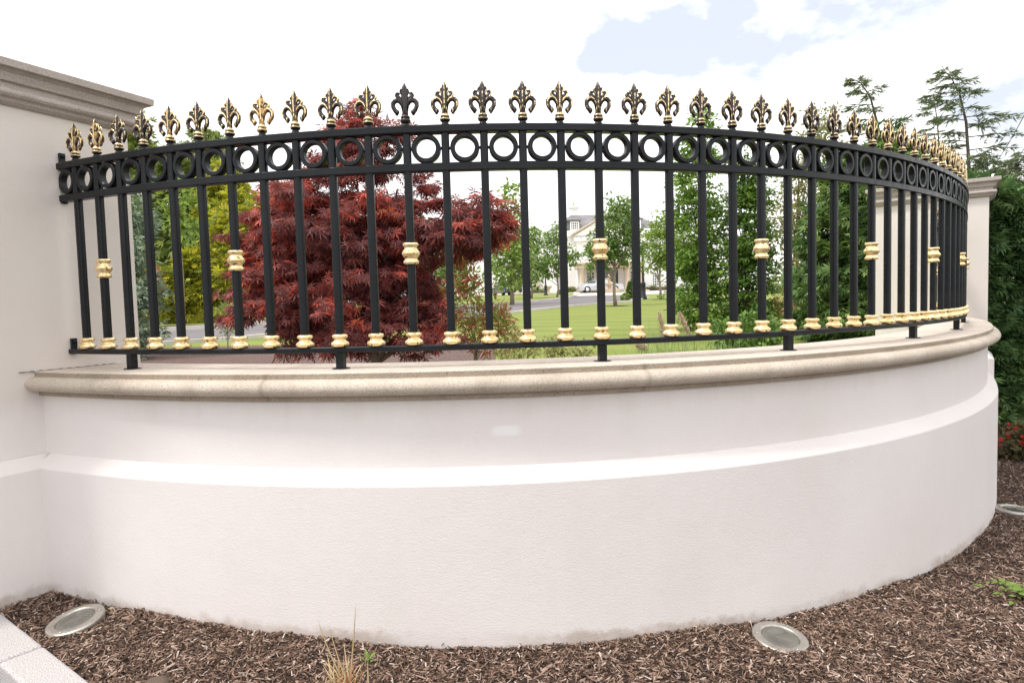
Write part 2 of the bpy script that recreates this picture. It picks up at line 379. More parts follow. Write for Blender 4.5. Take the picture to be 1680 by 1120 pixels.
def limbs(name, base, targets, r0, mat, parent, topfrac=.8, wob=.08, seg=7, h=None):
    mb = MB(); base = Vector(base)
    zt = max(t[2] for t in targets) if h is None else h
    n = 7; pts = []
    tx = sum(t[0] for t in targets)/len(targets); ty = sum(t[1] for t in targets)/len(targets)
    L = (zt-base.z)*topfrac
    for i in range(n):
        f = i/(n-1)
        pts.append(Vector((base.x+(tx-base.x)*f*.8+random.uniform(-wob, wob)*L*.12, base.y+(ty-base.y)*f*.8+random.uniform(-wob, wob)*L*.12, base.z-.06+L*f)))
    pts[0].x, pts[0].y = base.x, base.y
    mb.tube(pts, [r0*(1.25 if i == 0 else 1)*(1-.8*i/(n-1)) for i in range(n)], seg)
    for t in targets:
        t = Vector(t); f = min(max((t.z-base.z)/L*.62, .22), .9); k = f*(n-1); i = int(k); p = pts[i].lerp(pts[min(i+1, n-1)], k-i)
        mid = p.lerp(t, .5)+Vector((0, 0, .06*(t-p).length)); rr = r0*(1-.8*f)*.55
        mb.tube([p, p.lerp(mid, .6), mid.lerp(t, .3), t], [rr, rr*.8, rr*.55, rr*.15], 5)
    return mb.build(name, mat, parent)
def tree(name, label, cat, base, env, nclump, rc, per, size, tmpl, mat, r0=.06, bark=None, group=None, nl=10, **kw):
    t = empty(name, base); tag(t, label, cat, group)
    b = Vector(base); le = [(tuple(Vector(c)-b), r) for c, r in env]
    foliage('crown', le, nclump, rc, per, size, tmpl, mat, t, **kw)
    tg = [tuple(np.array(c)*1.0) for c, d in clumps(le, nl, .1)]
    if r0: limbs('trunk', (0, 0, 0), tg, r0, bark or M['bark'], t)
    return t

# ------------------------------------------------------------------ the curved wall
SS = 1.74854
RF = 2.24463*SS; CX, CY = -0.26018*SS, 3.6*SS
def rad(a):
    return RF*(1+.12639*math.cos(2*(a-.00176))-.06589*math.cos(3*(a-10.06148))) + 1.283*max(0, a+.452)**2
def arc(a, off, z):
    r = rad(a)+off
    return Vector((CX+r*math.cos(a), CY+r*math.sin(a), EYE+z))
A0, DA, GAP = -2.00187, .04077, .00064
def ang(k): return A0+DA*k+(GAP if k >= 11 else 0)
PA = Vector((-2.115, 2.849)); PD = Vector((.438, .899)).normalized(); PN = Vector((PD.y, -PD.x)); PA = PA-PN*.045
def face_angle(off, foff):          # angle at which an arc of that offset meets the left pier
    lo, hi = -2.25, -1.85
    for _ in range(50):
        mid = (lo+hi)/2; p = arc(mid, off, 0)
        if (Vector((p.x, p.y))-PA).dot(PN) > foff: hi = mid
        else: lo = mid
    return (lo+hi)/2
PR_Y = 6.5                          # right pier front plane
RO_ = Vector((3.872, 7.02)); RD = Vector((.825, -.566)).normalized(); RN = Vector((RD.y, -RD.x))
def end_angle(off, yy):
    lo, hi = -.5, .45
    for _ in range(50):
        mid = (lo+hi)/2; p = arc(mid, off, 0)
        if (Vector((p.x, p.y))-RO_).dot(RN) > 0: lo = mid
        else: hi = mid
    return (lo+hi)/2
def sweep(prof, n=150, foff=0.0, yend=PR_Y, rag=None):
    """closed profile [(offset, z)] swept along the plan curve between the two piers"""
    mb = MB(); m = len(prof); vs = []
    ea = [(face_angle(o, foff)-.004, end_angle(o, yend)+.004) for o, z in prof]
    for i in range(n+1):
        f = i/n
        for (o, z), (a, b) in zip(prof, ea): vs.append(arc(a+(b-a)*f, o, z))
    fs = [(i*m+k, (i+1)*m+k, (i+1)*m+(k+1) % m, i*m+(k+1) % m) for i in range(n) for k in range(m)]
    fs.append(tuple(range(m))); fs.append(tuple(n*m+k for k in range(m-1, -1, -1)))
    mb.add(vs, fs, 0, True); return mb
wall = empty('curved_garden_wall', arc(-1.4, 0, -1.32))
tag(wall, 'low curved white rendered wall with rounded stone coping carrying the black railing', 'wall')
WL = Matrix.Translation(-wall.location)
BK = -.245
o = sweep([(.205, -1.75), (.205, -.6645), (.1465, -.6115), (BK+.03, -.6115), (BK+.03, -1.75)], foff=.04).xf(WL).build('lower_course', M['wall'], wall, 25); bevel(o, .004, 2)
sweep([(.1445, -.6125), (.1445, -.338), (BK+.03, -.338), (BK+.03, -.6125)]).xf(WL).build('upper_course', M['wall'], wall, 25)
tor = [(.163, -.260), (.175, -.2655), (.192, -.2685)] + [(.176+.041*math.cos(t), -.297+.032*math.sin(t)) for t in np.linspace(1.0, -1.45, 13)] + [(.166, -.330), (BK, -.330), (BK, -.258)]
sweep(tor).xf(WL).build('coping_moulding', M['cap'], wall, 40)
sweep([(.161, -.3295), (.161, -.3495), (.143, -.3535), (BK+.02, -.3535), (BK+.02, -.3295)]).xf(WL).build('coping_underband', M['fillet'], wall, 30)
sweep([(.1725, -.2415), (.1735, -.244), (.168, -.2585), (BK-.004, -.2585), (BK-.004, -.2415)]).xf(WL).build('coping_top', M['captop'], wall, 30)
mb = MB(); prv = None
for i in range(41):
    q2 = PA+PD*(.44*i/40)+PN*.0015; w_ = .0028+.0018*math.sin(i*1.7)+.001*math.sin(i*4.1)
    cur = [(q2.x, q2.y, EYE-.2420), (q2.x, q2.y, EYE-.2420+w_), (q2.x+PN.x*.006, q2.y+PN.y*.006, EYE-.2405)]
    if prv: mb.add(prv+cur, [(0, 1, 4, 3), (1, 2, 5, 4)])
    prv = cur
mb.xf(WL).build('sealant_joint', simple('old_sealant', (.10, .075, .055), (.2, .16, .12), 30, .9, .2), wall)
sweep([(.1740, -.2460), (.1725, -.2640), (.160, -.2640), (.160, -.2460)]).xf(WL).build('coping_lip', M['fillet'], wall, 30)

# ------------------------------------------------------------------ piers
def pier(name, label, origin, d, nrm, width):
    """origin = one end of the face on the ground plan, d along the face, nrm out of it (body goes the other way)"""
    t = empty(name, (origin.x, origin.y, EYE-1.3)); tag(t, label, 'gate pier', 'white gate piers at the ends of the curved wall')
    Mx = Matrix(((d.x, -nrm.x, 0, 0), (d.y, -nrm.y, 0, 0), (0, 0, 1, 1.3), (0, 0, 0, 1)))
    def prism(prof):                # square plan, profile of (overhang, z)
        mb = MB(); vs = []; n = len(prof)
        for o_, z in prof: vs += [(-o_, -o_, z), (width+o_, -o_, z), (width+o_, width+o_, z), (-o_, width+o_, z)]
        fs = [(i*4+k, i*4+(k+1) % 4, (i+1)*4+(k+1) % 4, (i+1)*4+k) for i in range(n-1) for k in range(4)]
        fs += [(3, 2, 1, 0), tuple((n-1)*4+k for k in range(4))]
        mb.add(vs, fs); return mb.xf(Mx)
    o = prism([(.055, -.62), (.055, -.6645+.0), (.0, -.6115)]) if 0 else prism([(.055, -1.9), (.055, -.6645), (.002, -.6115)]); b = o.build('plinth', M['pier'], t); bevel(b, .004)
    b = prism([(0, -.6125), (0, .915)]).build('shaft', M['pier'], t); bevel(b, .004)
    b = prism([(.012, .910), (.030, .922), (.036, .934), (.052, .940), (.060, .950), (.060, .962), (.050, .970), (.030, .974)]).build('neck_moulding', M['cornice'], t); bevel(b, .003)
    b = prism([(.028, .9735), (.030, 1.000), (.046, 1.003), (.050, 1.016), (.058, 1.036), (.074, 1.048), (.090, 1.052), (.092, 1.084), (.080, 1.0875)]).build('cornice', M['cornice'], t); bevel(b, .002)
    return t
pier('gate_pier', 'large white pier with stone cornice at the left end of the railing', PA+PD*.568-PD*1.12, PD, PN, 1.12)
pier('gate_pier', 'white pier with stone cornice behind the far right bars of the railing', RO_, RD, RN, .97)

# ------------------------------------------------------------------ the railing
fence = empty('iron_railing', arc(ang(14), 0, -.2415)); tag(fence, 'curved black iron railing with ring frieze, gold collars and gilt fleur finials', 'railing')
FL = Matrix.Translation(-fence.location); F0 = fence.location
def rail(name, prof, yend=6.52, foff=.0):
    return sweep(prof, 170, foff, yend).xf(FL).build(name, M['black'], fence, 40)
def rect(w, z0, z1, c=.004): return [(w-c, z0), (w, z0+c), (w, z1-c), (w-c, z1), (-w+c, z1), (-w, z1-c), (-w, z0+c), (-w+c, z0)]
rail('top_rail', rect(.024, .669, .699)); rail('middle_rail', rect(.019, .5225, .5545)); rail('bottom_rail', rect(.022, -.176, -.153))
# shared part meshes, built around a bar axis at z = eye height
bar = MB(); br = .0155
ov = [(br*math.copysign(abs(math.cos(w))**.55, math.cos(w)), br*math.copysign(abs(math.sin(w))**.55, math.sin(w))) for w in np.linspace(0, 2*PI, 16, endpoint=False)]
bar.add([(x, y, z) for z in (-.154, .670) for x, y in ov], [(k, (k+1) % 16, 16+(k+1) % 16, 16+k) for k in range(16)], 0, True)
bar_me = bar.mesh('bar', M['black'])
cb = MB(); cb.lathe([(.0165, -.153), (.030, -.1525), (.0355, -.147), (.0365, -.141), (.034, -.135), (.026, -.130), (.0225, -.125), (.0235, -.120), (.030, -.116), (.0315, -.111), (.0295, -.106), (.022, -.103), (.0165, -.102)], 20)
base_collar_me = cb.mesh('base_collar', M['gold'])
cm = MB(); zc = .208
cm.lathe([(.0165, zc-.042), (.027, zc-.0415), (.031, zc-.036), (.030, zc-.030), (.0245, zc-.024), (.0245, zc-.018), (.031, zc-.010), (.0355, zc-.002), (.0345, zc+.005), (.028, zc+.014), (.0245, zc+.020), (.0245, zc+.025), (.030, zc+.031), (.031, zc+.036), (.027, zc+.0415), (.0165, zc+.042)], 20)
mid_collar_me = cm.mesh('middle_collar', M['gold'])
rg = MB(); ro, ri, dp = .0565, .0385, .016; prof = [(ro, -dp+.003), (ro, dp-.003), (ro-.003, dp), (ri+.003, dp), (ri, dp-.003), (ri, -dp+.003), (ri+.003, -dp), (ro-.003, -dp)]
ns = 40; vs = []
for k in range(ns):
    w = 2*PI*k/ns
    for r, y in prof: vs.append((r*math.cos(w), y, .6118+r*math.sin(w)))
rg.add(vs, [(k*8+j, k*8+(j+1) % 8, ((k+1) % ns)*8+(j+1) % 8, ((k+1) % ns)*8+j) for k in range(ns) for j in range(8)], 0, True)
for sx in (-1, 1): rg.box(sx*.0645-.0095, sx*.0645+.0095, -.005, .005, .6065, .6165)
ring_me = rg.mesh('ring', M['black']); ring_me.set_sharp_from_angle(angle=R_(40))
def finial_mesh():
    mb = MB(); z0 = .698; H = .1695/.181
    Z = lambda z: z0+z*H
    mb.lathe([(.018, Z(-.001)), (.0165, Z(.005)), (.0125, Z(.012)), (.0135, Z(.018))], 14, mi=2)
    mb.lathe([(.012, Z(.014)), (.0185, Z(.0185)), (.0205, Z(.026)), (.0185, Z(.032)), (.0145, Z(.0352))], 14, mi=1)
    mb.lathe([(.0145, Z(.0350)), (.0185, Z(.0375)), (.0178, Z(.042)), (.0125, Z(.0465)), (.010, Z(.053))], 14, mi=0)
    mb.lathe([(.0195, Z(.0235)), (.0212, Z(.026)), (.0195, Z(.0285))], 14, mi=0)
    # stem and spear, flattened
    mb.lathe([(.0125, Z(.045)), (.0115, Z(.06)), (.0105, Z(.08)), (.013, Z(.10)), (.0140, Z(.12)), (.0128, Z(.14)), (.0128, Z(.152)), (.0095, Z(.163)), (.0048, Z(.174)), (.001, Z(.181))], 10, mi=1, sy=.75)
    for sx in (-1, 1):
        vol = [(.004, .062), (.008, .088), (.016, .103), (.027, .110), (.038, .107), (.0455, .098), (.0460, .085), (.0405, .072), (.0345, .064), (.0315, .055), (.0320, .047)]
        rad = [.0075, .0086, .0098, .0102, .0102, .0098, .0088, .0084, .0096, .0080, .003]
        mb.tube([(sx*x, 0, Z(z)) for x, z in vol], rad, 8, 1, True, .8)
        vo2 = [(.008, .078), (.0115, .097), (.018, .1085), (.028, .1155), (.040, .112), (.049, .0995), (.050, .083), (.0445, .067)]
        for sy in (-1, 1):
            mb.tube([(sx*x*.985, sy*.0058, Z(z-.0016)) for x, z in vo2], [.0018, .0028, .0033, .0034, .0034, .0032, .0030, .0022], 6, 0)
            mb.tube([(sx*x, sy*.005, Z(z)) for x, z in [(.034, .068), (.031, .060), (.033, .052)]], [.002, .0032, .002], 6, 0)
        mb.lathe([(.001, Z(.050)), (.0062, Z(.055)), (.0084, Z(.061)), (.0062, Z(.068)), (.002, Z(.071))], 8, (sx*.0300, 0, 0), 1)
        pet = [(.004, .090), (.013, .105), (.023, .119), (.029, .128), (.026, .136), (.018, .135)]
        mb.tube([(sx*x, 0, Z(z)) for x, z in pet], [.006, .0082, .0095, .0088, .0070, .003], 8, 1, True, .7)
        up_ = [(.003, .122), (.008, .134), (.0125, .143), (.012, .150), (.007, .150)]
        mb.tube([(sx*x, 0, Z(z)) for x, z in up_], [.005, .0066, .0072, .006, .002], 8, 1, True, .75)
        for sy in (-1, 1):
            mb.tube([(sx*x, sy*.0048, Z(z)) for x, z in [(.008, .092), (.019, .105), (.0315, .121), (.0355, .131), (.029, .140), (.019, .138)]], [.0015, .0024, .0026, .0026, .0024, .0015], 6, 0)
            mb.tube([(sx*x, sy*.0042, Z(z)) for x, z in [(.005, .122), (.0125, .134), (.0175, .145), (.0145, .154), (.006, .154)]], [.0014, .002, .0022, .002, .0014], 6, 0)
    for sy in (-1, 1):
        mb.tube([(0, sy*y, Z(z)) for y, z in [(.0075, .052), (.008, .075), (.0085, .10), (.010, .12), (.0088, .145), (.006, .165), (.0015, .180)]], [.0026, .0026, .0026, .0026, .0024, .0022, .001], 6, 0)
        for sx in (-1, 1):
            mb.tube([(sx*x, sy*.005, Z(z)) for x, z in [(.0085, .05), (.0068, .07), (.007, .09)]], [.002, .0018, .001], 6, 0)
    return mb.mesh('finial', [M['gilt'], M['recess'], M['black']])
fin_me = finial_mesh()
NB = 60
for k in range(NB):
    a = ang(k); p = arc(a, 0, 0); q = arc(a+.004, 0, 0)-arc(a-.004, 0, 0); rz = math.atan2(q.y, q.x)
    if (Vector((p.x, p.y))-RO_).dot(RN) < .05: break
    loc = Vector((p.x-F0.x, p.y-F0.y, EYE-F0.z))
    b = part('baluster', bar_me, fence, loc, rz)
    f = part('finial', fin_me, b); f.rotation_euler = (0, random.uniform(-.004, .004), random.uniform(-.07, .07))
    g = .64+.10*math.sin(k*1.9)+random.uniform(-.08, .08) if k < 11 else .55+random.uniform(-.09, .1)
    if k >= 25: g = .66+random.uniform(-.1, .08)
    if k == 11: g = .27; f['label'] = 'black fleur finial with its gilding gone'
    f.color = (g, g, g, 1)
    c = part('base_collar', base_collar_me, b, (0, 0, random.uniform(0, .001)), random.uniform(0, 6))
    if k % 5 == 1: part('middle_collar', mid_collar_me, b, (0, 0, 0), random.uniform(0, 6))
    am = ang(k-(.5 if k else .40)) if k != 11 else (ang(10)+ang(11))/2
    pm = arc(am, 0, 0); q = arc(am+.004, 0, 0)-arc(am-.004, 0, 0)
    part('ring', ring_me, fence, (pm.x-F0.x, pm.y-F0.y, EYE-F0.z), math.atan2(q.y, q.x))
ft = MB(); ft.box(-.0155, .0155, -.0155, .0155, -.2425, -.1755); ft_me = ft.mesh('foot', M['black'])
fp = MB(); fp.lathe([(.036, -.2412), (.036, -.2385), (.030, -.237)], 20); fp_me = fp.mesh('base_plate', M['black'])
for k in (2, 9, 16, 22, 29, 35, 42, 49):
    p = arc(ang(k), 0, 0); q = arc(ang(k)+.004, 0, 0)-arc(ang(k)-.004, 0, 0)
    f = part('foot', ft_me, fence, (p.x-F0.x, p.y-F0.y, EYE-F0.z), math.atan2(q.y, q.x)); part('base_plate', fp_me, f)
for z in (.699, .545, -.150):       # lugs that fix the rails to the left pier
    a = face_angle(0, 0); p = arc(a, 0, z); mb = MB()
    mb.box(-.004, .014, -.012, .012, -.028, .046 if z != .545 else .004); mb.tube([(.012, 0, .03), (.024, 0, .03)], .008, 6) if z != .545 else None
    o = mb.build('wall_lug', M['black'], fence); o.location = p-F0; o.rotation_euler = (0, 0, math.atan2(PN.y, PN.x))

# ------------------------------------------------------------------ front ground: mulch, kerb, road
KA = Vector((-2.127, 2.64)); KD = Vector((.806, -.591)).normalized(); KN = Vector((.591, .806))
def grid(name, xs, ys, zf, mat, keep=None, label=None):
    xs = list(xs); ys = list(ys); nx = len(xs); vs = [(x, y, zf(x, y)) for y in ys for x in xs]; fs = []
    for j in range(len(ys)-1):
        for i in range(nx-1):
            cxm, cym = (xs[i]+xs[i+1])/2, (ys[j]+ys[j+1])/2
            if keep is None or keep(cxm, cym): fs.append((j*nx+i, j*nx+i+1, (j+1)*nx+i+1, (j+1)*nx+i))
    mb = MB(); mb.add(vs, fs, 0, True); o = mb.build(name, mat); tag(o, kind='structure'); return o
def bumpy(x, y):
    return .012*math.sin(3.1*x+1.3*math.sin(2.2*y))*math.cos(2.7*y+.4*x)+.006*math.sin(9*x+2)*math.sin(8*y)+.004*math.sin(23*x)*math.sin(19*y+1)
def kd(x, y): return (Vector((x, y))-KA).dot(KN)
def mzb(x, y): return mz(x, y)+bumpy(x, y)
grid('mulch_bed', np.arange(-4.5, 12.01, .09), np.arange(-2.2, 7.6, .09), lambda x, y: mzb(x, y) if kd(x, y) > -.0 else mz(x, y)-.03, M['soil'], lambda x, y: kd(x, y) > -.06 and not (y > 3.6 and x < 1.0))
grid('road', np.linspace(-40, 30, 20), np.linspace(-40, 3.4, 16), lambda x, y: EYE-1.42-.0*x-.001*y, M['road'], lambda x, y: True)
kz = lambda s: EYE-1.2841-.03386*(KA.x+KD.x*s)+.012
def kerb(s0, s1, label):
    t = MB(); h = .24; w = .138
    t.box(s0+.004, s1-.004, -w, 0, -h, 0)
    ang_ = math.atan2(KD.y, KD.x)
    o = t.build('kerb_stone', M['granite']); o.location = (KA.x, KA.y, mz(KA.x, KA.y)+.014); o.rotation_euler = (0, .0212, ang_); bevel(o, .012, 3)
    tag(o, label, 'kerb stone', 'granite kerb stones edging the mulch'); return o
kerb(-.42, .455, 'pale granite kerb stone touching the left pier, upper of two')
kerb(.455, 1.38, 'pale granite kerb stone below the joint, cut by the picture corner')

def inside_wall(x, y):              # True when the point lies under the wall or behind it
    a = math.atan2(y-CY, x-CX); r = math.hypot(x-CX, y-CY)
    return r < rad(a)+.185 if -2.2 < a < .5 else (Vector((x, y))-PA).dot(PN) < .07 or y > 6.2
UPL = []
def chips():
    pts = []
    while len(pts) < 70000:
        n = 20000; xs = rng.uniform(-2.3, 5.6, n); ys = rng.uniform(1.55, 6.6, n)
        for x, y in zip(xs, ys):
            if kd(x, y) < .002 or abs(x/y) > .92 or inside_wall(x, y): continue
            if any((x-ux)**2+(y-uy)**2 < .104**2 for ux, uy in UPL): continue
            if rng.random() > min(1, (2.6/y)**2): continue
            pts.append((x, y))
    pts = np.array(pts[:70000]); n = len(pts)
    z = np.array([mzb(x, y) for x, y in pts])
    L = .004+.018*rng.random(n)**2.3; W = np.minimum(.0016+.0046*rng.random(n), L*.5)
    big = rng.random(n) < .012; W[big] *= 2.0; L[big] *= 1.3
    yaw = rng.random(n)*2*PI; pit = rng.normal(size=n)*.38; rol = rng.normal(size=n)*.5
    t = np.stack([np.cos(yaw)*np.cos(pit), np.sin(yaw)*np.cos(pit), np.sin(pit)], 1)
    s = np.stack([-np.sin(yaw), np.cos(yaw), np.tan(rol)*.6], 1); s /= np.linalg.norm(s, axis=1, keepdims=True)
    u = np.cross(t, s); c = np.stack([pts[:, 0], pts[:, 1], z+.002+.007*rng.random(n)], 1)
    tv = np.array([(-1, -.6, -.4), (1, -.3, -.4), (1, .35, -.4), (-1, .7, -.4), (-.85, -.5, .5), (.8, -.25, .7), (.85, .2, .6), (-.8, .5, .45)])
    V = c[:, None]+t[:, None]*(tv[None, :, 0:1]*L[:, None, None])+s[:, None]*(tv[None, :, 1:2]*W[:, None, None])+u[:, None]*(tv[None, :, 2:3]*(W[:, None, None]*.45))
    q = np.array([(4, 5, 6, 7), (0, 1, 5, 4), (1, 2, 6, 5), (2, 3, 7, 6), (3, 0, 4, 7)])
    F = (q[None]+(np.arange(n)*8)[:, None, None]).reshape(-1, 4)
    me = bpy.data.meshes.new('bark_chips'); V = V.reshape(-1, 3)
    me.vertices.add(len(V)); me.vertices.foreach_set('co', V.astype(np.float32).ravel())
    me.loops.add(F.size); me.loops.foreach_set('vertex_index', F.astype(np.int32).ravel())
    me.polygons.add(len(F)); me.polygons.foreach_set('loop_start', np.arange(0, F.size, 4, dtype=np.int32))
    me.materials.append(M['chips']); me.update(calc_edges=True)
    o = bpy.data.objects.new('bark_chips', me); col.objects.link(o)
    tag(o, 'brown bark chips scattered over the bed below the white wall', 'bark mulch', kind='stuff')

def uplight(px, py, label, tilt):
    r = ray(px, py); t = None
    P = Vector((0, 0, 0))
    for Y in np.arange(1.5, 6, .002):
        q = at(px, py, Y)
        if q.z <= mz(q.x, q.y)+.012: P = q; break
    UPL.append((P.x, P.y))
    e = empty('ground_uplight', P); e.rotation_euler = tilt; tag(e, label, 'ground light', 'steel uplights sunk in the mulch around the wall')
    mb = MB(); mb.lathe([(.085, -.09), (.100, -.02), (.1035, .002), (.102, .008), (.097, .0105), (.074, .0125), (.070, .010), (.069, .004), (.060, .003)], 48); o = mb.build('rim', M['steel'], e, 50)
    mb = MB(); mb.lathe([(.0705, .0035), (.0690, .0062), (.050, .0080), (.0495, .0072), (.030, .0095), (.0295, .0088), (.001, .0102)], 40); mb.build('lens', M['lens'], e)
    for k in range(3):
        w = 2*PI*k/3+.5; mb = MB(); mb.lathe([(.006, .0115), (.006, .0145), (.004, .0155)], 10, (.0865*math.cos(w), .0865*math.sin(w), -.0002)); mb.build('screw', M['steel'], e)
    return e
uplight(124, 1018, 'round steel uplight in mulch near the granite kerb and left pier', (.16, -.10, 0))
uplight(1280, 1047, 'round steel uplight in mulch touching the foot of the curved wall', (.14, .04, .4))
uplight(1664, 836, 'round steel uplight half seen at the far right beside the wall', (.02, .0, .9))

chips()
# small plants in the mulch
def blades(name, base, n, h, spread, mat, parent=None, w=.006, lean=.5, tipdown=.0, seg=4):
    mb = MB()
    for i in range(n):
        a = random.uniform(0, 2*PI); L = h*random.uniform(.5, 1.1); ln = lean*random.random(); wv = w*random.uniform(.6, 1.2)
        b = Vector(base)+Vector((random.gauss(0, spread), random.gauss(0, spread), 0)); side = Vector((-math.sin(a), math.cos(a), 0)); vs = []
        sd = (Vector((1, random.uniform(-.6, .6), 0))).normalized() if seg == 4 else side
        for k in range(seg+1):
            f = k/seg; c = b+Vector((math.cos(a), math.sin(a), 0))*(L*ln*f**1.6)+Vector((0, 0, L*(f-tipdown*f**3*ln)*(1-.25*ln*f)))
            ww = wv*(1-f)**.7*.5+.0002; vs += [c-sd*ww, c+sd*ww]
        mb.add(vs, [(2*k, 2*k+1, 2*k+3, 2*k+2) for k in range(seg)], 0, True)
    return mb.build(name, mat, parent)
def tuft_at(px, py):
    for Y in np.arange(1.4, 6, .002):
        q = at(px, py, Y)
        if q.z <= mzb(q.x, q.y): return q
P = tuft_at(562, 1128); t = empty('dry_grass_tuft', P); tag(t, 'dry straw coloured grass tuft with long upright stalks at bottom edge', 'grass tuft')
mb = MB()
def stalk(mb, p0, p1, w):
    d = (Vector(p1)-Vector(p0)); sd = Vector((1, .25, 0)); vs = []
    for k in range(5):
        f = k/4; c = Vector(p0)+d*f+Vector((.02*math.sin(f*PI)*d.x*3, 0, 0)); ww = w*(1-f)**.6+.0003
        vs += [c-sd*ww, c+sd*ww, c+Vector((0, -ww, 0))]
    mb.add(vs, [(3*k+i, 3*k+(i+1) % 3, 3*k+3+(i+1) % 3, 3*k+3+i) for k in range(4) for i in range(3)], 0, True)
for (x0, y0), (x1, y1) in (((566, 1122), (521, 1016)), ((570, 1120), (540, 1026)), ((574, 1122), (584, 988)), ((573, 1115), (564, 1050)), ((552, 1120), (530, 1090))):
    Yb = P.y; stalk(mb, at(x0, y0, Yb)-P, at(x1, y1, Yb+.05)-P, .0030)
mb.build('tall_stalks', M['straw'], t)
blades('dead_blades', (0, 0, -.01), 46, .13, .025, M['straw'], t, .007, 1.5, .5)
blades('rusty_blades', (.01, 0, -.01), 14, .11, .018, M['redgrass'], t, .007, .9, .2)
def little_weed(px, py, label, n, L, mat):
    P = tuft_at(px, py); e = empty('seedling', P); tag(e, label, 'weed')
    Ps = []; Ts = []; Ns = []
    for i in range(n):
        a = 2*PI*i/n*1.6; Ps.append((.006*math.cos(a), .006*math.sin(a), .012+.025*i/n)); Ts.append((math.cos(a), math.sin(a), .7)); Ns.append((-.3*math.cos(a), -.3*math.sin(a), 1))
    leaves('leaf_rosette', np.array(Ps), np.array(Ts), np.array(Ns), np.full(n, L), T_OVAL, mat, e)
    mb = MB(); mb.tube([(0, 0, -.02), (.002, 0, .04)], [.003, .001], 5); mb.build('stem', M['weed'], e); return e
little_weed(604, 1092, 'tiny bright green seedling beside the dry grass tuft', 6, .030, M['weed'])
P = tuft_at(1688, 985); e = empty('fern_plant', P); tag(e, 'low green leafy fern frond entering at the right edge over mulch', 'fern')
Ps, Ts, Ns, Sz = [], [], [], []
for a, L_ in ((PI-.55, .17), (PI-.05, .12), (PI+.55, .15), (PI+1.2, .12), (.5, .12)):
    for j in range(7):
        f = j/6; c = Vector((math.cos(a)*L_*f, math.sin(a)*L_*f, .035+.05*math.sin(f*PI*.8)-.03*f))
        for sd in (-1, 1):
            Ps.append(c); Ts.append((math.cos(a+sd*1.0), math.sin(a+sd*1.0), .05)); Ns.append((random.gauss(0, .3), random.gauss(0, .3), 1)); Sz.append(.062*(1-.72*f)+.004)
    Ps.append(c); Ts.append((math.cos(a), math.sin(a), 0)); Ns.append((0, 0, 1)); Sz.append(.04)
leaves('fronds', np.array(Ps), np.array(Ts), np.array(Ns), np.array(Sz), T_OVAL, M['weed'], e)
mb = MB(); mb.tube([(0, 0, -.02), (-.005, 0, .05)], [.005, .003], 6); mb.build('stem', M['weed'], e)
P = tuft_at(258, 1124); mb = MB()
mb.lathe([(.01, -.02), (.034, -.012), (.043, .004), (.036, .018), (.018, .025), (.002, .026)], 18, sy=.8)
o = mb.build('pebble', simple('brown_pebble', (.09, .06, .045), (.17, .12, .09), 20, .8, .6)); o.location = P; tag(o, 'rounded brown stone lying in the mulch at the bottom edge', 'stone')
def leaf_litter(px, py, label, s, c, g):
    P = tuft_at(px, py); o = leaves('fallen_leaf', np.array([(0, 0, .012)]), np.array([(.8, .3, .05)]), np.array([(.1, -.3, 1.)]), np.array([s]), T_OVAL, c); o.location = P; tag(o, label, 'leaf', g)
leaf_litter(176, 1003, 'tan fallen leaf beside the left steel uplight', .03, M['straw'], None)
# bits of stubble against the foot of the wall
mb = MB()
for i in range(420):
    a = -1.95+1.35*random.random()**1.0; p = arc(a, .212+.012*random.random(), 0); z = mzb(p.x, p.y); h = .006+.022*random.random()**2.5
    v = Vector((random.gauss(0, .35), random.gauss(0, .2), 1)).normalized()*h; q = Vector((p.x, p.y, z-.004))
    mb.add([q, q+Vector((.0022, 0, 0)), q+v], [(0, 1, 2)])
o = mb.build('stubble', M['chips']); tag(o, 'short dead stubble along the foot of the curved wall', 'stubble', kind='stuff')

# flowers at the right edge
def bedding(px, py, Y, label, n, sx):
    b = at(px, py, Y); b.z = mz(b.x, b.y); e = empty('flowering_plant', b); tag(e, label, 'flower', 'low red flowers in front of the hedge')
    env = [((0, 0, .10), (sx, .22, .10))]
    foliage('leaves', env, n, .07, 16, .055, T_OVAL, M['bedding'], e, up=.8)
    for i in range(14):
        c = np.array((random.uniform(-sx, sx)*.9, random.uniform(-.22, .12), random.uniform(.13, .21))); k = 12
        leaves('bloom', c+unit(k)*.012, unit(k), unit(k), np.full(k, .026), T_OVAL, M['redflower'], e)
    blades('stems', (0, 0, -.02), 16, .15, sx*.4, M['blade'], e, .006, .5)
bedding(1652, 700, 5.75, 'reddish bedding plant with scarlet blooms nearest the curved wall', 70, .30)
bedding(1700, 712, 5.65, 'scarlet bedding plant cut by the right picture edge', 60, .28)
bedding(1668, 672, 6.25, 'bedding plant with few red blooms close under the dark hedge', 50, .32)

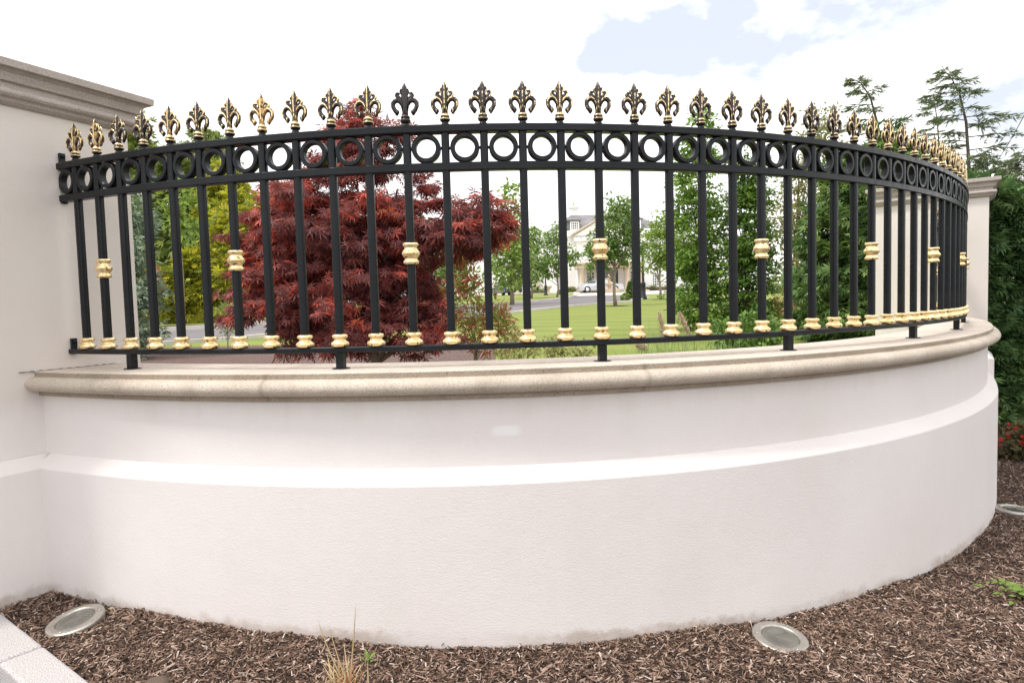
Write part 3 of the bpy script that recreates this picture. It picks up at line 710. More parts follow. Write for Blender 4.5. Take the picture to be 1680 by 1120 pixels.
# ------------------------------------------------------------------ garden ground
def behind(x, y):
    a = math.atan2(y-CY, x-CX); r = math.hypot(x-CX, y-CY)
    if y > 12: return True
    if -2.35 < a < .16 or (a >= .16 and y < 6.9 and x > 2): return r < rad(a)-.09
    if x < -1.5 and y < 6: return (Vector((x, y))-PA).dot(PN) < -.3 and (Vector((x, y))-PA).dot(PD) > .2
    return x < 4.4
xs = sorted(set(list(np.round(np.arange(-14, 6, .12), 3))+list(np.linspace(-130, -14, 40))+list(np.linspace(6, 130, 40))))
ys = list(np.arange(2.4, 9, .12))+list(np.linspace(9, 20, 30))+list(np.linspace(20.5, 140, 90))
grid('lawn', xs, ys, gz, M['lawn'], behind)
rr = [0]+list(np.geomspace(8, 3000, 30)); mb = MB(); vs = [(0, 0, EYE-1.9)]
def g0(x, y):
    f = min(max((y-9)/6, 0), 1); f = f*f*(3-2*f); return (EYE-1.9)*(1-f)+(gz(x, y)-.10)*f
for r in rr[1:]:
    for k in range(72): w = 2*PI*k/72; vs.append((r*math.cos(w), r*math.sin(w), g0(r*math.cos(w), r*math.sin(w))))
fs = [(0, 1+k, 1+(k+1) % 72) for k in range(72)]+[(1+i*72+k, 1+(i+1)*72+k, 1+(i+1)*72+(k+1) % 72, 1+i*72+(k+1) % 72) for i in range(len(rr)-2) for k in range(72)]
mb.add(vs, fs, 0, True); tag(mb.build('ground', M['ground']), kind='structure')
def strip(name, L, Rr, mat, dz, kind='structure', n=24):
    """ribbon between two pixel polylines laid on the lawn"""
    def res(pl):
        P = [on_lawn(*p) for p in pl]; d = [0]
        for a, b in zip(P, P[1:]): d.append(d[-1]+(b-a).length)
        out = []
        for i in range(n+1):
            s = d[-1]*i/n; k = max(j for j in range(len(d)) if d[j] <= s+1e-9); k = min(k, len(P)-2)
            out.append(P[k].lerp(P[k+1], (s-d[k])/(d[k+1]-d[k]+1e-9)))
        return out
    a, b = res(L), res(Rr); vs = []
    for p, q in zip(a, b):
        for j in range(5): c = p.lerp(q, j/4); vs.append((c.x, c.y, gz(c.x, c.y)+dz))
    mb = MB(); mb.add(vs, [(i*5+j, i*5+j+1, (i+1)*5+j+1, (i+1)*5+j) for i in range(n) for j in range(4)]); o = mb.build(name, mat); tag(o, kind=kind); return o
far = [(120, 553), (262, 545), (375, 538), (560, 522), (700, 509), (840, 499), (900, 493.5), (935, 489), (948, 484.5), (952, 481.5)]
near = [(120, 580), (270, 566), (370, 559), (560, 541), (700, 528), (840, 514), (925, 504), (985, 499), (1030, 495.5), (1062, 489)]
strip('drive', far, near, M['asphalt'], .012)
def kerbline(name, pl, w=.13, h=.09):
    P = [on_lawn(*p) for p in pl]; mb = MB(); vs = []
    for i, p in enumerate(P):
        t = P[min(i+1, len(P)-1)]-P[max(i-1, 0)]; t.z = 0; t.normalize(); s = Vector((-t.y, t.x, 0))*w
        z = gz(p.x, p.y)
        for d_, hz in ((0, -.05), (0, h), (1, h), (1, -.05)): vs.append((p.x+s.x*d_, p.y+s.y*d_, z+hz))
    mb.add(vs, [(i*4+j, (i+1)*4+j, (i+1)*4+j+1, i*4+j+1) for i in range(len(P)-1) for j in range(3)]); o = mb.build(name, M['kerbline']); return tag(o, kind='structure')
kerbline('pavement_edge', far+[(942, 480.0), (900, 479.0), (840, 480.5)], .16, .11)
kerbline('pavement_edge', near, -.14, .07)
mb = MB(); vs = [(x, y, gz(x, y)+.016) for y in (50, 56, 62, 68, 74.6) for x in np.linspace(-75, 80, 12)]
mb.add(vs, [(j*12+i, j*12+i+1, (j+1)*12+i+1, (j+1)*12+i) for j in range(4) for i in range(11)]); tag(mb.build('forecourt_pavement', M['forecourt']), kind='structure')
mb = MB(); isl = [on_lawn(*p) for p in ((700, 503), (840, 496.5), (900, 491.5), (932, 487.5), (944, 484.5), (940, 481.5), (900, 480.5), (840, 482), (700, 487))]
mb.add([(p.x, p.y, gz(p.x, p.y)+.03) for p in isl], [tuple(range(len(isl)))]); tag(mb.build('island_lawn', M['lawn']), kind='structure')
P0 = on_lawn(302, 535)
def disc(P, r, name='bark_ring', mat=None):
    mb = MB(); mb.lathe([(r, -.03), (r, .02), (r*.6, .05)], 20, (0, 0, 0), 0, 1.0); o = mb.build(name, mat or M['soil']); o.location = P; return o
# planted bed just behind the wall, seen under the bottom rail on the left
grid('planting_bed', np.linspace(-9, -.2, 60), np.linspace(3.0, 10.2, 40), lambda x, y: gz(x, y)+.015, simple('reddish_bark_bed', (.11, .06, .05), (.30, .20, .17), 40, .95, 1, 0, .02), lambda x, y: behind(x, y))

# ------------------------------------------------------------------ planting
E_ = lambda px, py, Y, rx, rz, ry=None: (tuple(at(px, py, Y)), (rx*Y/FPX, (ry or rx)*Y/FPX, rz*Y/FPX))
def base_at(px, Y): 
    p = at(px, 500, Y); return (p.x, Y, gz(p.x, Y))
Ym = 5.1
env = [E_(545, 400, Ym, 150, 120), E_(560, 500, Ym, 165, 95), E_(480, 370, Ym+.2, 100, 75), E_(450, 470, Ym, 75, 90), E_(590, 250, Ym, 75, 62), E_(585, 215, Ym, 45, 40), E_(545, 220, Ym, 35, 28), E_(655, 390, Ym-.1, 70, 105),
       E_(765, 375, Ym-.2, 78, 55), E_(700, 420, Ym, 80, 60), E_(660, 540, Ym-.2, 120, 55), E_(690, 312, Ym, 30, 28), E_(722, 375, Ym-.1, 46, 50), E_(735, 350, Ym-.1, 40, 30), E_(800, 355, Ym-.2, 40, 32), E_(770, 390, Ym-.2, 60, 40)]
mp = empty('japanese_maple', base_at(600, Ym)); tag(mp, 'dark red japanese maple with drooping layers behind the left half of the railing', 'tree')
b0 = Vector(mp.location); le = [(tuple(Vector(c)-b0), r) for c, r in env]
foliage('crown', le, 600, .13, 42, .060, T_MAPLE, M['maple'], mp, flat=.34, droop=.7, up=1.0, inner=.22, out=.9, jit=.55)
limbs('trunk', (0, 0, 0), [tuple(np.array(c)) for c, r in le]+[tuple(np.array(c)*.9) for c, d in clumps(le, 12, .2)], .055, M['palebark'], mp, .7, .5)
# sparse photinia shrubs right of the maple
tree('photinia_shrub', 'open shrub with red new leaves between the maple and the lawn', 'shrub', base_at(770, 4.6), [E_(772, 500, 4.6, 40, 60), E_(755, 450, 4.7, 22, 30), E_(800, 540, 4.5, 40, 40)], 120, .07, 11, .055, T_LONG, M['photinia'], .012, M['palebark'], nl=16, up=.5, droop=-.3, flat=1.0)
tree('photinia_shrub', 'small sprig of red shoots on the lawn side of the photinia', 'shrub', base_at(826, 4.4), [E_(826, 545, 4.4, 22, 42)], 34, .05, 9, .05, T_LONG, M['photinia'], .008, M['palebark'], nl=8, up=.5, droop=-.3, flat=1.0)
for i, (px, py, Y, rx, rz, lb) in enumerate([(850, 572, 4.1, 34, 22, 'low twiggy pale shrub at left foot of the lawn view'), (905, 572, 4.0, 26, 18, 'low twiggy pale shrub just left of the middle foot'), (958, 578, 4.0, 16, 12, 'tiniest pale shrub under the bottom rail by the lawn')]):
    tree('low_shrub', lb, 'shrub', base_at(px, Y), [E_(px, py, Y, rx, rz)], 46-10*i, .045, 10, .026, T_OVAL, M['lowshrub'], .006, M['palebark'], 'low shrubs behind the coping', nl=12, up=.5, droop=-.2, flat=1.0)
# left background: blue conifer, soft green conifers, golden hedge
tree('blue_conifer', 'blue green conifer just right of the left pier', 'conifer', base_at(212, 8.5), [E_(205, 400, 8.5, 45, 60), E_(205, 480, 8.5, 52, 60), E_(210, 545, 8.5, 44, 45), E_(212, 350, 8.6, 30, 40)], 190, .17, 26, .10, T_FEATHER, M['blue'], .06, flat=.5, droop=.3)
tree('flowering_currant', 'dark red leaved shrub peeping beside the blue conifer', 'shrub', base_at(258, 10), [E_(250, 462, 10, 12, 22)], 24, .08, 14, .07, T_OVAL, M['maple'], .02)
for px, py, rx, rz, Y, lb in [(228, 330, 45, 110, 23, 'tall soft green conifer rising behind the left pier edge'), (292, 350, 50, 95, 22, 'soft green conifer in the middle of the left hedge'), (350, 330, 48, 95, 24, 'soft green conifer beside the maple at the hedge back')]:
    tree('green_conifer', lb, 'conifer', base_at(px, Y), [E_(px, py, Y, rx, rz), E_(px-12, py-rz*.8, Y, rx*.6, rz*.45), E_(px+6, py+rz*.7, Y, rx*1.05, rz*.7)], 190, .42, 30, .26, T_SPRAY, M['lime'], .12, group='soft green conifers left of the maple', flat=.7, droop=.1)
for px, py, rx, rz, Y, lb in [(268, 490, 34, 40, 20, 'golden conifer nearest the left pier, low and round'), (330, 470, 40, 62, 20.5, 'golden conifer right of the thin young trunk'), (392, 420, 46, 110, 20, 'tallest golden conifer, half behind the maple leaves')]:
    tree('golden_conifer', lb, 'conifer', base_at(px, Y), [E_(px, py, Y, rx, rz), E_(px+8, py-rz*.4, Y-.2, rx*.8, rz*.6)], 190, .30, 26, .24, T_SPRAY, M['yellow'], .08, group='golden conifers above the far kerb', flat=.55, droop=.1, out=1.1)
tree('golden_conifer', 'upper golden conifer above the middle of the hedge', 'conifer', base_at(345, 22), [E_(345, 330, 21.5, 24, 45), E_(370, 300, 21.5, 25, 40)], 80, .32, 24, .24, T_SPRAY, M['yellow'], .08, group='golden conifers above the far kerb', flat=.55)
t = empty('young_tree', P0); tag(t, 'thin bare trunk of a young tree in a bark circle on the far lawn', 'tree')
h = (535-330)*P0.y/FPX; mb = MB(); mb.tube([(0, 0, -.05), (.03, 0, h*.4), (-.02, 0, h)], [.05, .042, .02], 8); mb.build('trunk', M['palebark'], t)
b = Vector(P0); foliage('crown', [(tuple(Vector(E_(303, 350, P0.y, 30, 60)[0])-b), E_(303, 350, P0.y, 30, 60)[1])], 60, .25, 12, .14, T_OVAL, M['bright'], t)
d = disc((0, 0, 0), .55); d.parent = t; d.scale = (1.5, 1.2, .6)
P = on_lawn(350, 548); P = at(350, 556, 9.0); P.z = gz(P.x, 9)
t = empty('marker_sign', P); tag(t, 'small white diamond marker on thin stake before the far kerb', 'sign')
mb = MB(); mb.tube([(0, 0, -.05), (0, 0, .30)], .006, 6); mb.build('stake', M['iron'], t); mb = MB()
mb.add([(0, -.01, .27), (.035, -.01, .33), (0, -.01, .39), (-.035, -.01, .33), (0, -.004, .27), (.035, -.004, .33), (0, -.004, .39), (-.035, -.004, .33)], [(0, 1, 2, 3), (7, 6, 5, 4), (0, 4, 5, 1), (1, 5, 6, 2), (2, 6, 7, 3), (3, 7, 4, 0)]); mb.build('plate', M['white'], t)
tree('sapling_shrub', 'thin stemmed yellow green sapling in front of the far kerb', 'shrub', base_at(370, 9.2), [E_(372, 520, 9.2, 22, 38)], 40, .09, 9, .05, T_OVAL, M['lime'], .012, M['palebark'], nl=8, up=.5)

# trees over the lawn
tree('broadleaf_tree', 'tall bright green tree rising directly right of the maple top', 'tree', base_at(840, 30), [E_(835, 430, 30, 38, 48), E_(838, 370, 30, 26, 45), E_(842, 322, 30, 13, 24), E_(850, 410, 30, 26, 50)], 130, .42, 22, .22, T_OVAL, M['bright'], .10, M['palebark'], flat=.6)
def std_tree(label, px, by, env, Y, n, mat, r0=.07, size=.2, rc=.4, group='young trees on the lawn'):
    P = on_lawn(px, by) if Y is None else Vector(base_at(px, Y)); Y = P.y
    t = empty('lawn_tree', P); tag(t, label, 'tree', group)
    le = [(tuple(Vector(c)-P), r) for c, r in [E_(a, b_, Y, rx, rz) for a, b_, rx, rz in env]]
    foliage('crown', le, n, rc, 20, size, T_OVAL, mat, t, flat=.55)
    limbs('trunk', (0, 0, 0), [tuple(np.array(c)) for c, r in le]+[tuple(np.array(c)) for c, d in clumps(le, 10, .2)], r0, M['palebark'], t, .85, .2)
    d = disc((0, 0, 0), .5); d.parent = t; d.scale = (1, 1, .4); return t
std_tree('young lawn tree in front of the left wing, left of the lamp post', 872, 486, [(872, 415, 34, 30), (862, 450, 30, 20), (885, 395, 22, 20), (868, 380, 10, 8)], 44, 100, M['mid'], .08, .26, .5)
std_tree('young lawn tree whose crown reaches right of the bar beside the left wing', 914, 486, [(915, 410, 24, 30), (912, 382, 16, 14), (930, 425, 22, 12), (900, 440, 24, 16)], 46, 80, M['mid'], .07, .26, .45)
std_tree('darker lawn tree standing before the portico, right of the middle gold collar', 1010, 502, [(1012, 375, 30, 40), (1018, 338, 20, 20), (990, 400, 28, 30), (1030, 410, 26, 32), (985, 432, 18, 12)], None, 190, M['mid'], .07, .15, .27)
std_tree('light green lawn tree before the right wing windows', 1084, 491, [(1080, 400, 32, 34), (1090, 372, 26, 22), (1070, 430, 30, 16), (1104, 420, 24, 30)], None, 150, M['bright'], .07, .18, .34)
# hornbeams and beeches right of the view
Yh = 11
tree('hornbeam_tree', 'tall hornbeam with pointed top rising beside the lawn on the right', 'tree', base_at(1150, Yh), [E_(1128, 440, Yh, 32, 110), E_(1122, 330, Yh, 24, 45), E_(1150, 470, Yh, 52, 80), E_(1140, 380, Yh, 44, 80), E_(1150, 300, Yh, 42, 70), E_(1150, 230, Yh, 24, 45), E_(1147, 190, Yh, 10, 22), E_(1165, 420, Yh, 40, 70), E_(1175, 540, Yh, 60, 35)], 420, .20, 38, .074, T_OVAL, M['hornbeam'], .05, group='hornbeams right of the lawn', nl=26, flat=.26, up=1.7, droop=.1)
tree('hornbeam_tree', 'darker rounded beech standing right of the pointed hornbeam', 'tree', base_at(1225, Yh-.6), [E_(1228, 470, Yh-.6, 40, 85), E_(1226, 370, Yh-.6, 38, 75), E_(1232, 300, Yh-.6, 26, 45), E_(1232, 540, Yh-.6, 48, 40), E_(1215, 265, Yh-.6, 18, 22)], 420, .19, 38, .072, T_OVAL, M['hornbeam_dark'], .05, group='hornbeams right of the lawn', nl=26, flat=.26, up=1.7, droop=.1)
tree('pale_tree', 'sparse pale olive tree letting the sky through left of the dark cypress', 'tree', base_at(1300, 15), [E_(1290, 360, 15, 40, 70), E_(1320, 300, 15, 42, 60), E_(1345, 225, 15, 36, 50), E_(1352, 195, 15, 22, 24), E_(1285, 430, 15, 32, 50), E_(1330, 400, 15, 30, 60)], 230, .26, 24, .085, T_OVAL, M['pale'], .06, nl=26, flat=.6)
tree('orange_shrub', 'rounded orange leaved shrub on the lawn left of the cypress', 'shrub', base_at(1284, 14), [E_(1284, 512, 14, 24, 22)], 60, .12, 16, .08, T_OVAL, M['orange'], .02)
tree('far_shrub', 'green shrub mound on the far lawn above the orange shrub', 'shrub', base_at(1285, 40), [E_(1290, 478, 40, 40, 18)], 60, .5, 20, .3, T_OVAL, M['mid'], .05)
Yc = 8.3
tree('dark_cypress', 'dense dark cypress left of the right pier, behind the bars', 'conifer', base_at(1440, Yc), [E_(1400, 520, Yc, 95, 60), E_(1400, 450, Yc, 95, 75), E_(1410, 370, Yc, 85, 80), E_(1425, 300, Yc, 70, 60), E_(1445, 255, Yc, 45, 45)], 420, .15, 34, .115, T_SPRAY, M['yew'], .09, flat=.45, droop=.25, out=1.0)
tree('pampas_leaves', 'leafy mound at the hornbeam foot by the coping', 'shrub', base_at(1215, 6.5), [E_(1225, 548, 6.5, 55, 32)], 90, .09, 20, .06, T_OVAL, M['hornbeam_dark'], .02)
def pampas(px, Y, label, plumes):
    b = base_at(px, Y); e = empty('pampas_grass', b); tag(e, label, 'ornamental grass', 'pampas clumps behind the coping')
    blades('leaf_blades', (0, 0, 0), 300, .66*Y/5.2*.85, .11, M['blade'], e, .009, 1.3, .6, 6)
    for (x0, y0), (x1, y1) in plumes:
        p0, p1 = at(x0, y0, Y)-Vector(b), at(x1, y1, Y)-Vector(b); n = 420
        f = rng.random(n); w = .030*np.sin(np.clip(f*.92+.06, 0, 1)*PI)**.7; c = np.array(p0)[None]+(np.array(p1)-np.array(p0))[None]*f[:, None]+unit(n)*w[:, None]*rng.random((n, 1))
        ax = np.array((p1-p0).normalized())[None]+unit(n)*.55
        leaves('plume', c, ax, unit(n), np.full(n, .032), T_LONG, M['plume'], e)
        mb = MB(); mb.tube([(0, 0, 0), (Vector(p0)*.6), p0, p1], [.005, .004, .003, .001], 5); mb.build('stalk', M['straw'], e)
pampas(1095, 5.2, 'pampas grass with two pinkish plumes right of the lawn', [((1092, 560), (1082, 516)), ((1132, 552), (1116, 516))])
pampas(1168, 5.0, 'arching grass clump at the hornbeam foot, without plumes', [])
pampas(1060, 4.7, 'short seeding grass left of the plumed pampas', [((1062, 572), (1048, 566))])

# hedge and leaning leylandii on the right
def hedge_box(name, label, x0, x1, y0, y1, z1, n, per, rc, size, mat):
    e = empty(name, ((x0+x1)/2, (y0+y1)/2, mz(3, 6))); tag(e, label, 'hedge'); L = Vector(e.location)
    Ps, Ts, Ns = [], [], []
    for i in range(n):
        f = rng.random(); z = (z1-L.z+.05)*rng.random()**.9+L.z
        bulge = .10*math.sin(z*3.3+x0)+.08*rng.normal()
        if rng.random() < .74: c = np.array((rng.uniform(x0, x1), y0+bulge, z)); d = np.array((0, -1, .2))
        elif rng.random() < .6: c = np.array((rng.uniform(x0, x1), rng.uniform(y0, y1), z1+.12*rng.normal())); d = np.array((0, 0, 1.))
        else: c = np.array((x0+bulge, rng.uniform(y0, y1), z)); d = np.array((-1, 0, .2))
        k = int(per*(.6+.8*rng.random())); off = unit(k)*(rng.random((k, 1))**.5)*np.array([rc, rc, rc*.5])
        Ps.append(c+off-np.array(L)); t_ = off/rc+d*.9+rng.normal(size=(k, 3))*.4; t_[:, 2] -= .15; Ts.append(t_)
        nn = rng.normal(size=(k, 3))*.5+d*.4; nn[:, 2] += .8; Ns.append(nn)
    P = np.concatenate(Ps); leaves('foliage', P, np.concatenate(Ts), np.concatenate(Ns), size*(.6+.8*rng.random(len(P))), T_SPRAY, mat, e)
    mb = MB()
    for i in range(9):
        x = x0+(x1-x0)*(i+.5)/9-L.x; mb.tube([(x, 0, -.1), (x+.05, 0, .8), (x, .05, z1-L.z-.3)], [.07, .05, .02], 6)
        for j in range(10):
            z = .3+j*.2; mb.tube([(x, 0, z), (x+random.uniform(-.3, .3), -.35, z+.12), (x+random.uniform(-.4, .4), -.6, z+.18)], [.02, .012, .004], 4)
    mb.build('stems', M['bark'], e); return e
hedge_box('cypress_hedge', 'tall dark cypress hedge right of the right pier', 4.45, 9.2, 7.15, 8.6, EYE+1.05, 1650, 40, .15, .11, M['hedge'])
def leylandii(label, px, Y, pts, n, Lb, lean, r0=.035):
    b = base_at(px, Y); b = (b[0], Y, EYE-1.3); e = empty('leylandii_tree', b); tag(e, label, 'conifer', 'wispy leylandii tops above the right pier')
    P = [at(x, y, Y)-Vector(b) for x, y in pts]; full = [Vector((P[0].x, 0, 0))]+P
    mb = MB(); nn = len(full); mb.tube(full, [r0*(1-.93*i/(nn-1)) for i in range(nn)], 6)
    Ps, Ts, Ns, Sz = [], [], [], []
    for i in range(n):
        f = (i+.5)/n; k = f*(len(P)-1); j = int(k); c = P[j].lerp(P[min(j+1, len(P)-1)], k-j)
        a = 2.4*i+random.uniform(-.6, .6); L = Lb*(1.0-f)**.85*random.uniform(.5, 1.15)+.03
        dirv = Vector((math.cos(a)+lean*(.4 + f), .75*math.sin(a), .10+.10*f)).normalized()
        tip = c+dirv*L+Vector((lean*.16, 0, -.20*L)); mid = c.lerp(tip, .55)+Vector((0, 0, .06*L)); br_ = [c, mid, tip]
        mb.tube(br_, [r0*.30*(1-f*.6), r0*.17*(1-f*.6), .0015], 4)
        ns_ = int(6+11*L/Lb)
        for q in range(ns_):
            g = .12+.88*(q+random.random()*.6)/ns_; g = min(g, 1); p = c.lerp(mid, g*2) if g < .5 else mid.lerp(tip, g*2-1)
            sd = Vector((-dirv.y, dirv.x, 0)); sg = 1 if q % 2 else -1
            sub = (dirv*.9+sd*(sg*random.uniform(.25, .9))+Vector((lean*1.0, 0, random.uniform(-.55, .25)))).normalized(); SL = (.045+.19*L)*(1.1-.6*g)*random.uniform(.6, 1.3)
            e1 = p+sub*SL*.55+Vector((0, 0, .01)); e2 = p+sub*SL+Vector((lean*.05, 0, -.22*SL))
            mb.tube([p, e1, e2], [.0032, .0022, .0008], 3, cap=False)
            for w_ in range(int(4+17*SL)):
                h_ = random.random(); o_ = p.lerp(e1, h_*2) if h_ < .5 else e1.lerp(e2, h_*2-1)
                Ps.append(o_+Vector((random.gauss(0, .006),)*3)); Ts.append(sub*1.1+Vector((random.gauss(0, .42)+lean*.5, random.gauss(0, .42), random.gauss(-.22, .30)))); Ns.append((random.gauss(0, .5), random.gauss(0, .5), 1)); Sz.append(random.uniform(.06, .15)*(1.15-.35*f))
    mb.build('trunk', M['bark'], e)
    leaves('foliage', np.array([tuple(p) for p in Ps]), np.array([tuple(p) for p in Ts]), np.array(Ns), np.array(Sz), T_WISP, M['wispy'], e)
leylandii('wispy leylandii with bent top between the bars and the right pier', 1452, 9.2, [(1462, 420), (1456, 330), (1448, 262), (1440, 205), (1428, 160), (1413, 137), (1403, 131)], 36, .75, -.25)
leylandii('tallest wispy leylandii directly above the right pier, top leaning left', 1592, 9.0, [(1594, 420), (1592, 330), (1589, 260), (1585, 200), (1575, 158), (1563, 132), (1550, 116)], 50, 1.0, -.15)
leylandii('thin pale leylandii leader left of the tallest one', 1541, 9.6, [(1545, 420), (1543, 320), (1541, 250), (1538, 200), (1533, 168), (1528, 158)], 26, .5, -.1, .02)
leylandii('broad low leylandii at the right edge above the hedge', 1690, 8.4, [(1690, 480), (1690, 400), (1688, 330), (1684, 285), (1680, 250)], 70, 1.3, -.12, .04)
leylandii('low leylandii filling the gap behind the right pier cornice', 1625, 8.6, [(1625, 480), (1625, 400), (1622, 310), (1620, 258)], 64, 1.05, 0, .04)
leylandii('low leylandii behind the gold finials left of the right pier', 1500, 8.8, [(1500, 480), (1500, 400), (1500, 310), (1498, 262)], 42, .85, -.1, .04)
for i, (p0, p1, lb) in enumerate([((1700, 150), (1640, 258), 'upper thin overhead cable slanting across the right sky'), ((1712, 190), (1648, 290), 'lower thin overhead cable slanting across the right sky')]):
    A, B = at(*p0, 12), at(*p1, 16); d = B-A; mb = MB(); mb.tube([tuple(d*f+Vector((0, 0, -.06*math.sin(PI*max(0, min(1, f)))))) for f in np.linspace(-1.0, 3.0, 24)], .009, 6)
    o = mb.build('overhead_cable', M['cable']); o.location = A; tag(o, lb, 'cable', 'overhead cables at the right')

# ------------------------------------------------------------------ the house, 75 m off
YH = 75.0; K = YH/FPX; HB = gz(0, 74)+.02
def hx(px): return at(px, 478, YH).x
def hzz(px, py): return at(px, py, YH).z
house = empty('mansion', (hx(990), YH, HB)); tag(house, 'large white mansion with slate hipped roof, dormers and sandstone portico beyond the lawn', 'house')
HL = Matrix.Translation(-house.location)
hc = 990
def ZP(py): return hzz(hc, py)-HB           # level heights measured at the portico centre
def XP(px, py=420): return at(px, py, YH).x-house.location.x
mb = MB()
zE = ZP(381.5)
mb.box(XP(872), XP(1128), 0, 12, -.2, zE-.35); mb.box(XP(946), XP(1034), -.5, .3, -.2, zE-.36); mb.build('wall', M['stucco'], house)
for wa, wb in ((764, 884), (1120, 1240)):
    mb = MB(); mb.box(XP(wa), XP(wb), 3, 12, -.2, ZP(384)); mb.build('wing_wall', M['stucco'], house)
mb = MB(); mb.box(XP(868), XP(1132), -.35, 12.3, zE-.349, zE-.10); mb.box(XP(871), XP(1129), -.2, 12.1, zE-.10, zE+.30); mb.box(XP(941), XP(1039), -.85, -.36, zE-.95, zE-.5); mb.box(XP(955), XP(1025), -.62, -.5, ZP(401), ZP(397)); mb.build('cornice', M['stucco'], house)
# hipped roof
mb = MB(); x0, x1 = XP(897), XP(1100); xa, xb = XP(944), XP(1050); ze, zr = zE+.25, ZP(348)+.38
mb.add([(x0, .4, ze), (x1, .4, ze), (x1, 11.6, ze), (x0, 11.6, ze), (xa, 5.0, zr), (xb, 5.0, zr), (xb, 7, zr), (xa, 7, zr)], [(0, 1, 5, 4), (1, 2, 6, 5), (2, 3, 7, 6), (3, 0, 4, 7), (4, 5, 6, 7), (3, 2, 1, 0)])
mb.build('roof', M['slate'], house)
mb = MB(); c = XP(951); mb.box(c-.42, c+.42, 5.2, 6.4, zr-.5, ZP(329)); mb.box(c-.58, c+.58, 5.05, 6.55, ZP(329), ZP(326.5)); mb.lathe([(.18, ZP(326.6)), (.2, ZP(324)), (.10, ZP(321.5)), (.16, ZP(320)), (.02, ZP(315.5))], 10, (c, 5.8, 0), 1); mb.build('chimney', [M['stucco'], M['sandstone']], house)
def window(px0, px1, py0, py1, cols_, rows, y=-.02, name='window', dark=False):
    a, b_ = XP(px0, py0), XP(px1, py0); z0, z1 = ZP(py1), ZP(py0); w = MB(); fr = .07
    for i in range(cols_+1):
        x = a+(b_-a)*i/cols_; e = fr if i in (0, cols_) else .035; w.box(x-e, x+e, y-.06, y+.02, z0, z1)
    for j in range(rows+1):
        z = z0+(z1-z0)*j/rows; e = fr if j in (0, rows) else .035; w.box(a-fr+.001, b_+fr-.001, y-.063, y+.022, z-e, z+e)
    o = w.build(name, M['white'], house); g = MB(); g.box(a, b_, y-.03, y-.012, z0, z1); g.build('pane', M['pane'], o); return o
for px in (943.5, 1046):            # dormers
    mb = MB(); a, b_ = XP(px-9.5), XP(px+9.5); mb.box(a, b_, .7, 3.6, ZP(377), ZP(360.5)); mb.box(a-.15, b_+.15, .55, 3.7, ZP(360.5), ZP(358)); d = mb.build('dormer', M['lead'], house)
    o = window(px-6.5, px+6.5, 362, 374.5, 4, 3, .68, 'dormer_window'); o.parent = d
# pediment over the centre bay
mb = MB(); xl, xr, xc = XP(940), XP(1040), XP(990); zb, zt = ZP(387), ZP(357)
def tri(y0, y1, xl, xr, zb, zt, mi):
    mb.add([(xl, y0, zb), (xr, y0, zb), (xc, y0, zt), (xl, y1, zb), (xr, y1, zb), (xc, y1, zt)], [(0, 1, 2), (5, 4, 3), (0, 3, 4, 1), (1, 4, 5, 2), (2, 5, 3, 0)], mi)
tri(-.75, 5, xl, xr, zb, zt-.05, 0); p = mb.build('pediment', M['stucco'], house)
mb = MB()
for s, xe in ((1, xl), (-1, xr)):
    mb.add([(xe-s*.25, -1.0, zb-.02), (xc, -1.0, zt), (xc, -1.0, zt+.24), (xe-s*.25, -1.0, zb+.20), (xe-s*.25, 5.2, zb-.02), (xc, 5.2, zt), (xc, 5.2, zt+.24), (xe-s*.25, 5.2, zb+.20)], [(0, 1, 2, 3), (7, 6, 5, 4), (3, 2, 6, 7), (0, 4, 5, 1), (0, 3, 7, 4), (1, 5, 6, 2)])
mb.build('pediment_moulding', M['sandstone'], house)
# pilasters and portico
for px in (950, 1030):
    mb = MB(); mb.box(XP(px)-.25, XP(px)+.25, -.62, -.5, ZP(434), ZP(402)); mb.build('pilaster', M['stucco'], house)
mb = MB(); mb.box(XP(941), XP(1043), -4.2, -.5, ZP(442), ZP(436)); mb.box(XP(938.5), XP(1045.5), -4.4, -.5, ZP(436), ZP(433.5)); mb.build('portico_roof', M['sandstone'], house)
for px in (948.5, 977, 1019.5, 1039):
    mb = MB(); cx_ = XP(px); mb.lathe([(.36, 0), (.36, .15), (.27, .22), (.26, 1.2), (.22, ZP(446)), (.27, ZP(445)), (.33, ZP(443.6)), (.33, ZP(442)+.002)], 16, (cx_, -3.8, 0)); mb.build('portico_column', M['sandstone'], house)
mb = MB(); mb.box(XP(938), XP(1046), -5, .0, -.1, .10); mb.box(XP(936), XP(1048), -5.5, -5, -.1, .05); mb.build('portico_step', M['sandstone'], house)
window(961, 974, 446, 473, 3, 5, -.52); window(1024, 1037, 446, 473, 3, 5, -.52); window(1070, 1084, 449, 471, 4, 5); window(914, 919, 449, 471, 2, 5); window(962, 975, 404, 424, 3, 4, -.52); window(1002, 1016, 404, 424, 3, 4, -.52); window(1070, 1084, 404, 424, 3, 4); window(1100, 1112, 449, 471, 4, 5); window(896, 906, 404, 424, 3, 4)
mb = MB(); mb.box(XP(988), XP(1012), -.56, -.5, 0.1, ZP(444)); d = mb.build('door', M['pane'], house); mb = MB(); mb.box(XP(999.4), XP(1000.6), -.62, -.561, .1, ZP(444)); mb.build('door_frame', M['sandstone'], d)
mb = MB(); mb.box(XP(877), XP(884), -.3, .2, 0, ZP(446)); mb.box(XP(868), XP(886), -.4, .2, ZP(446), ZP(442)); mb.build('side_porch', M['sandstone'], house)
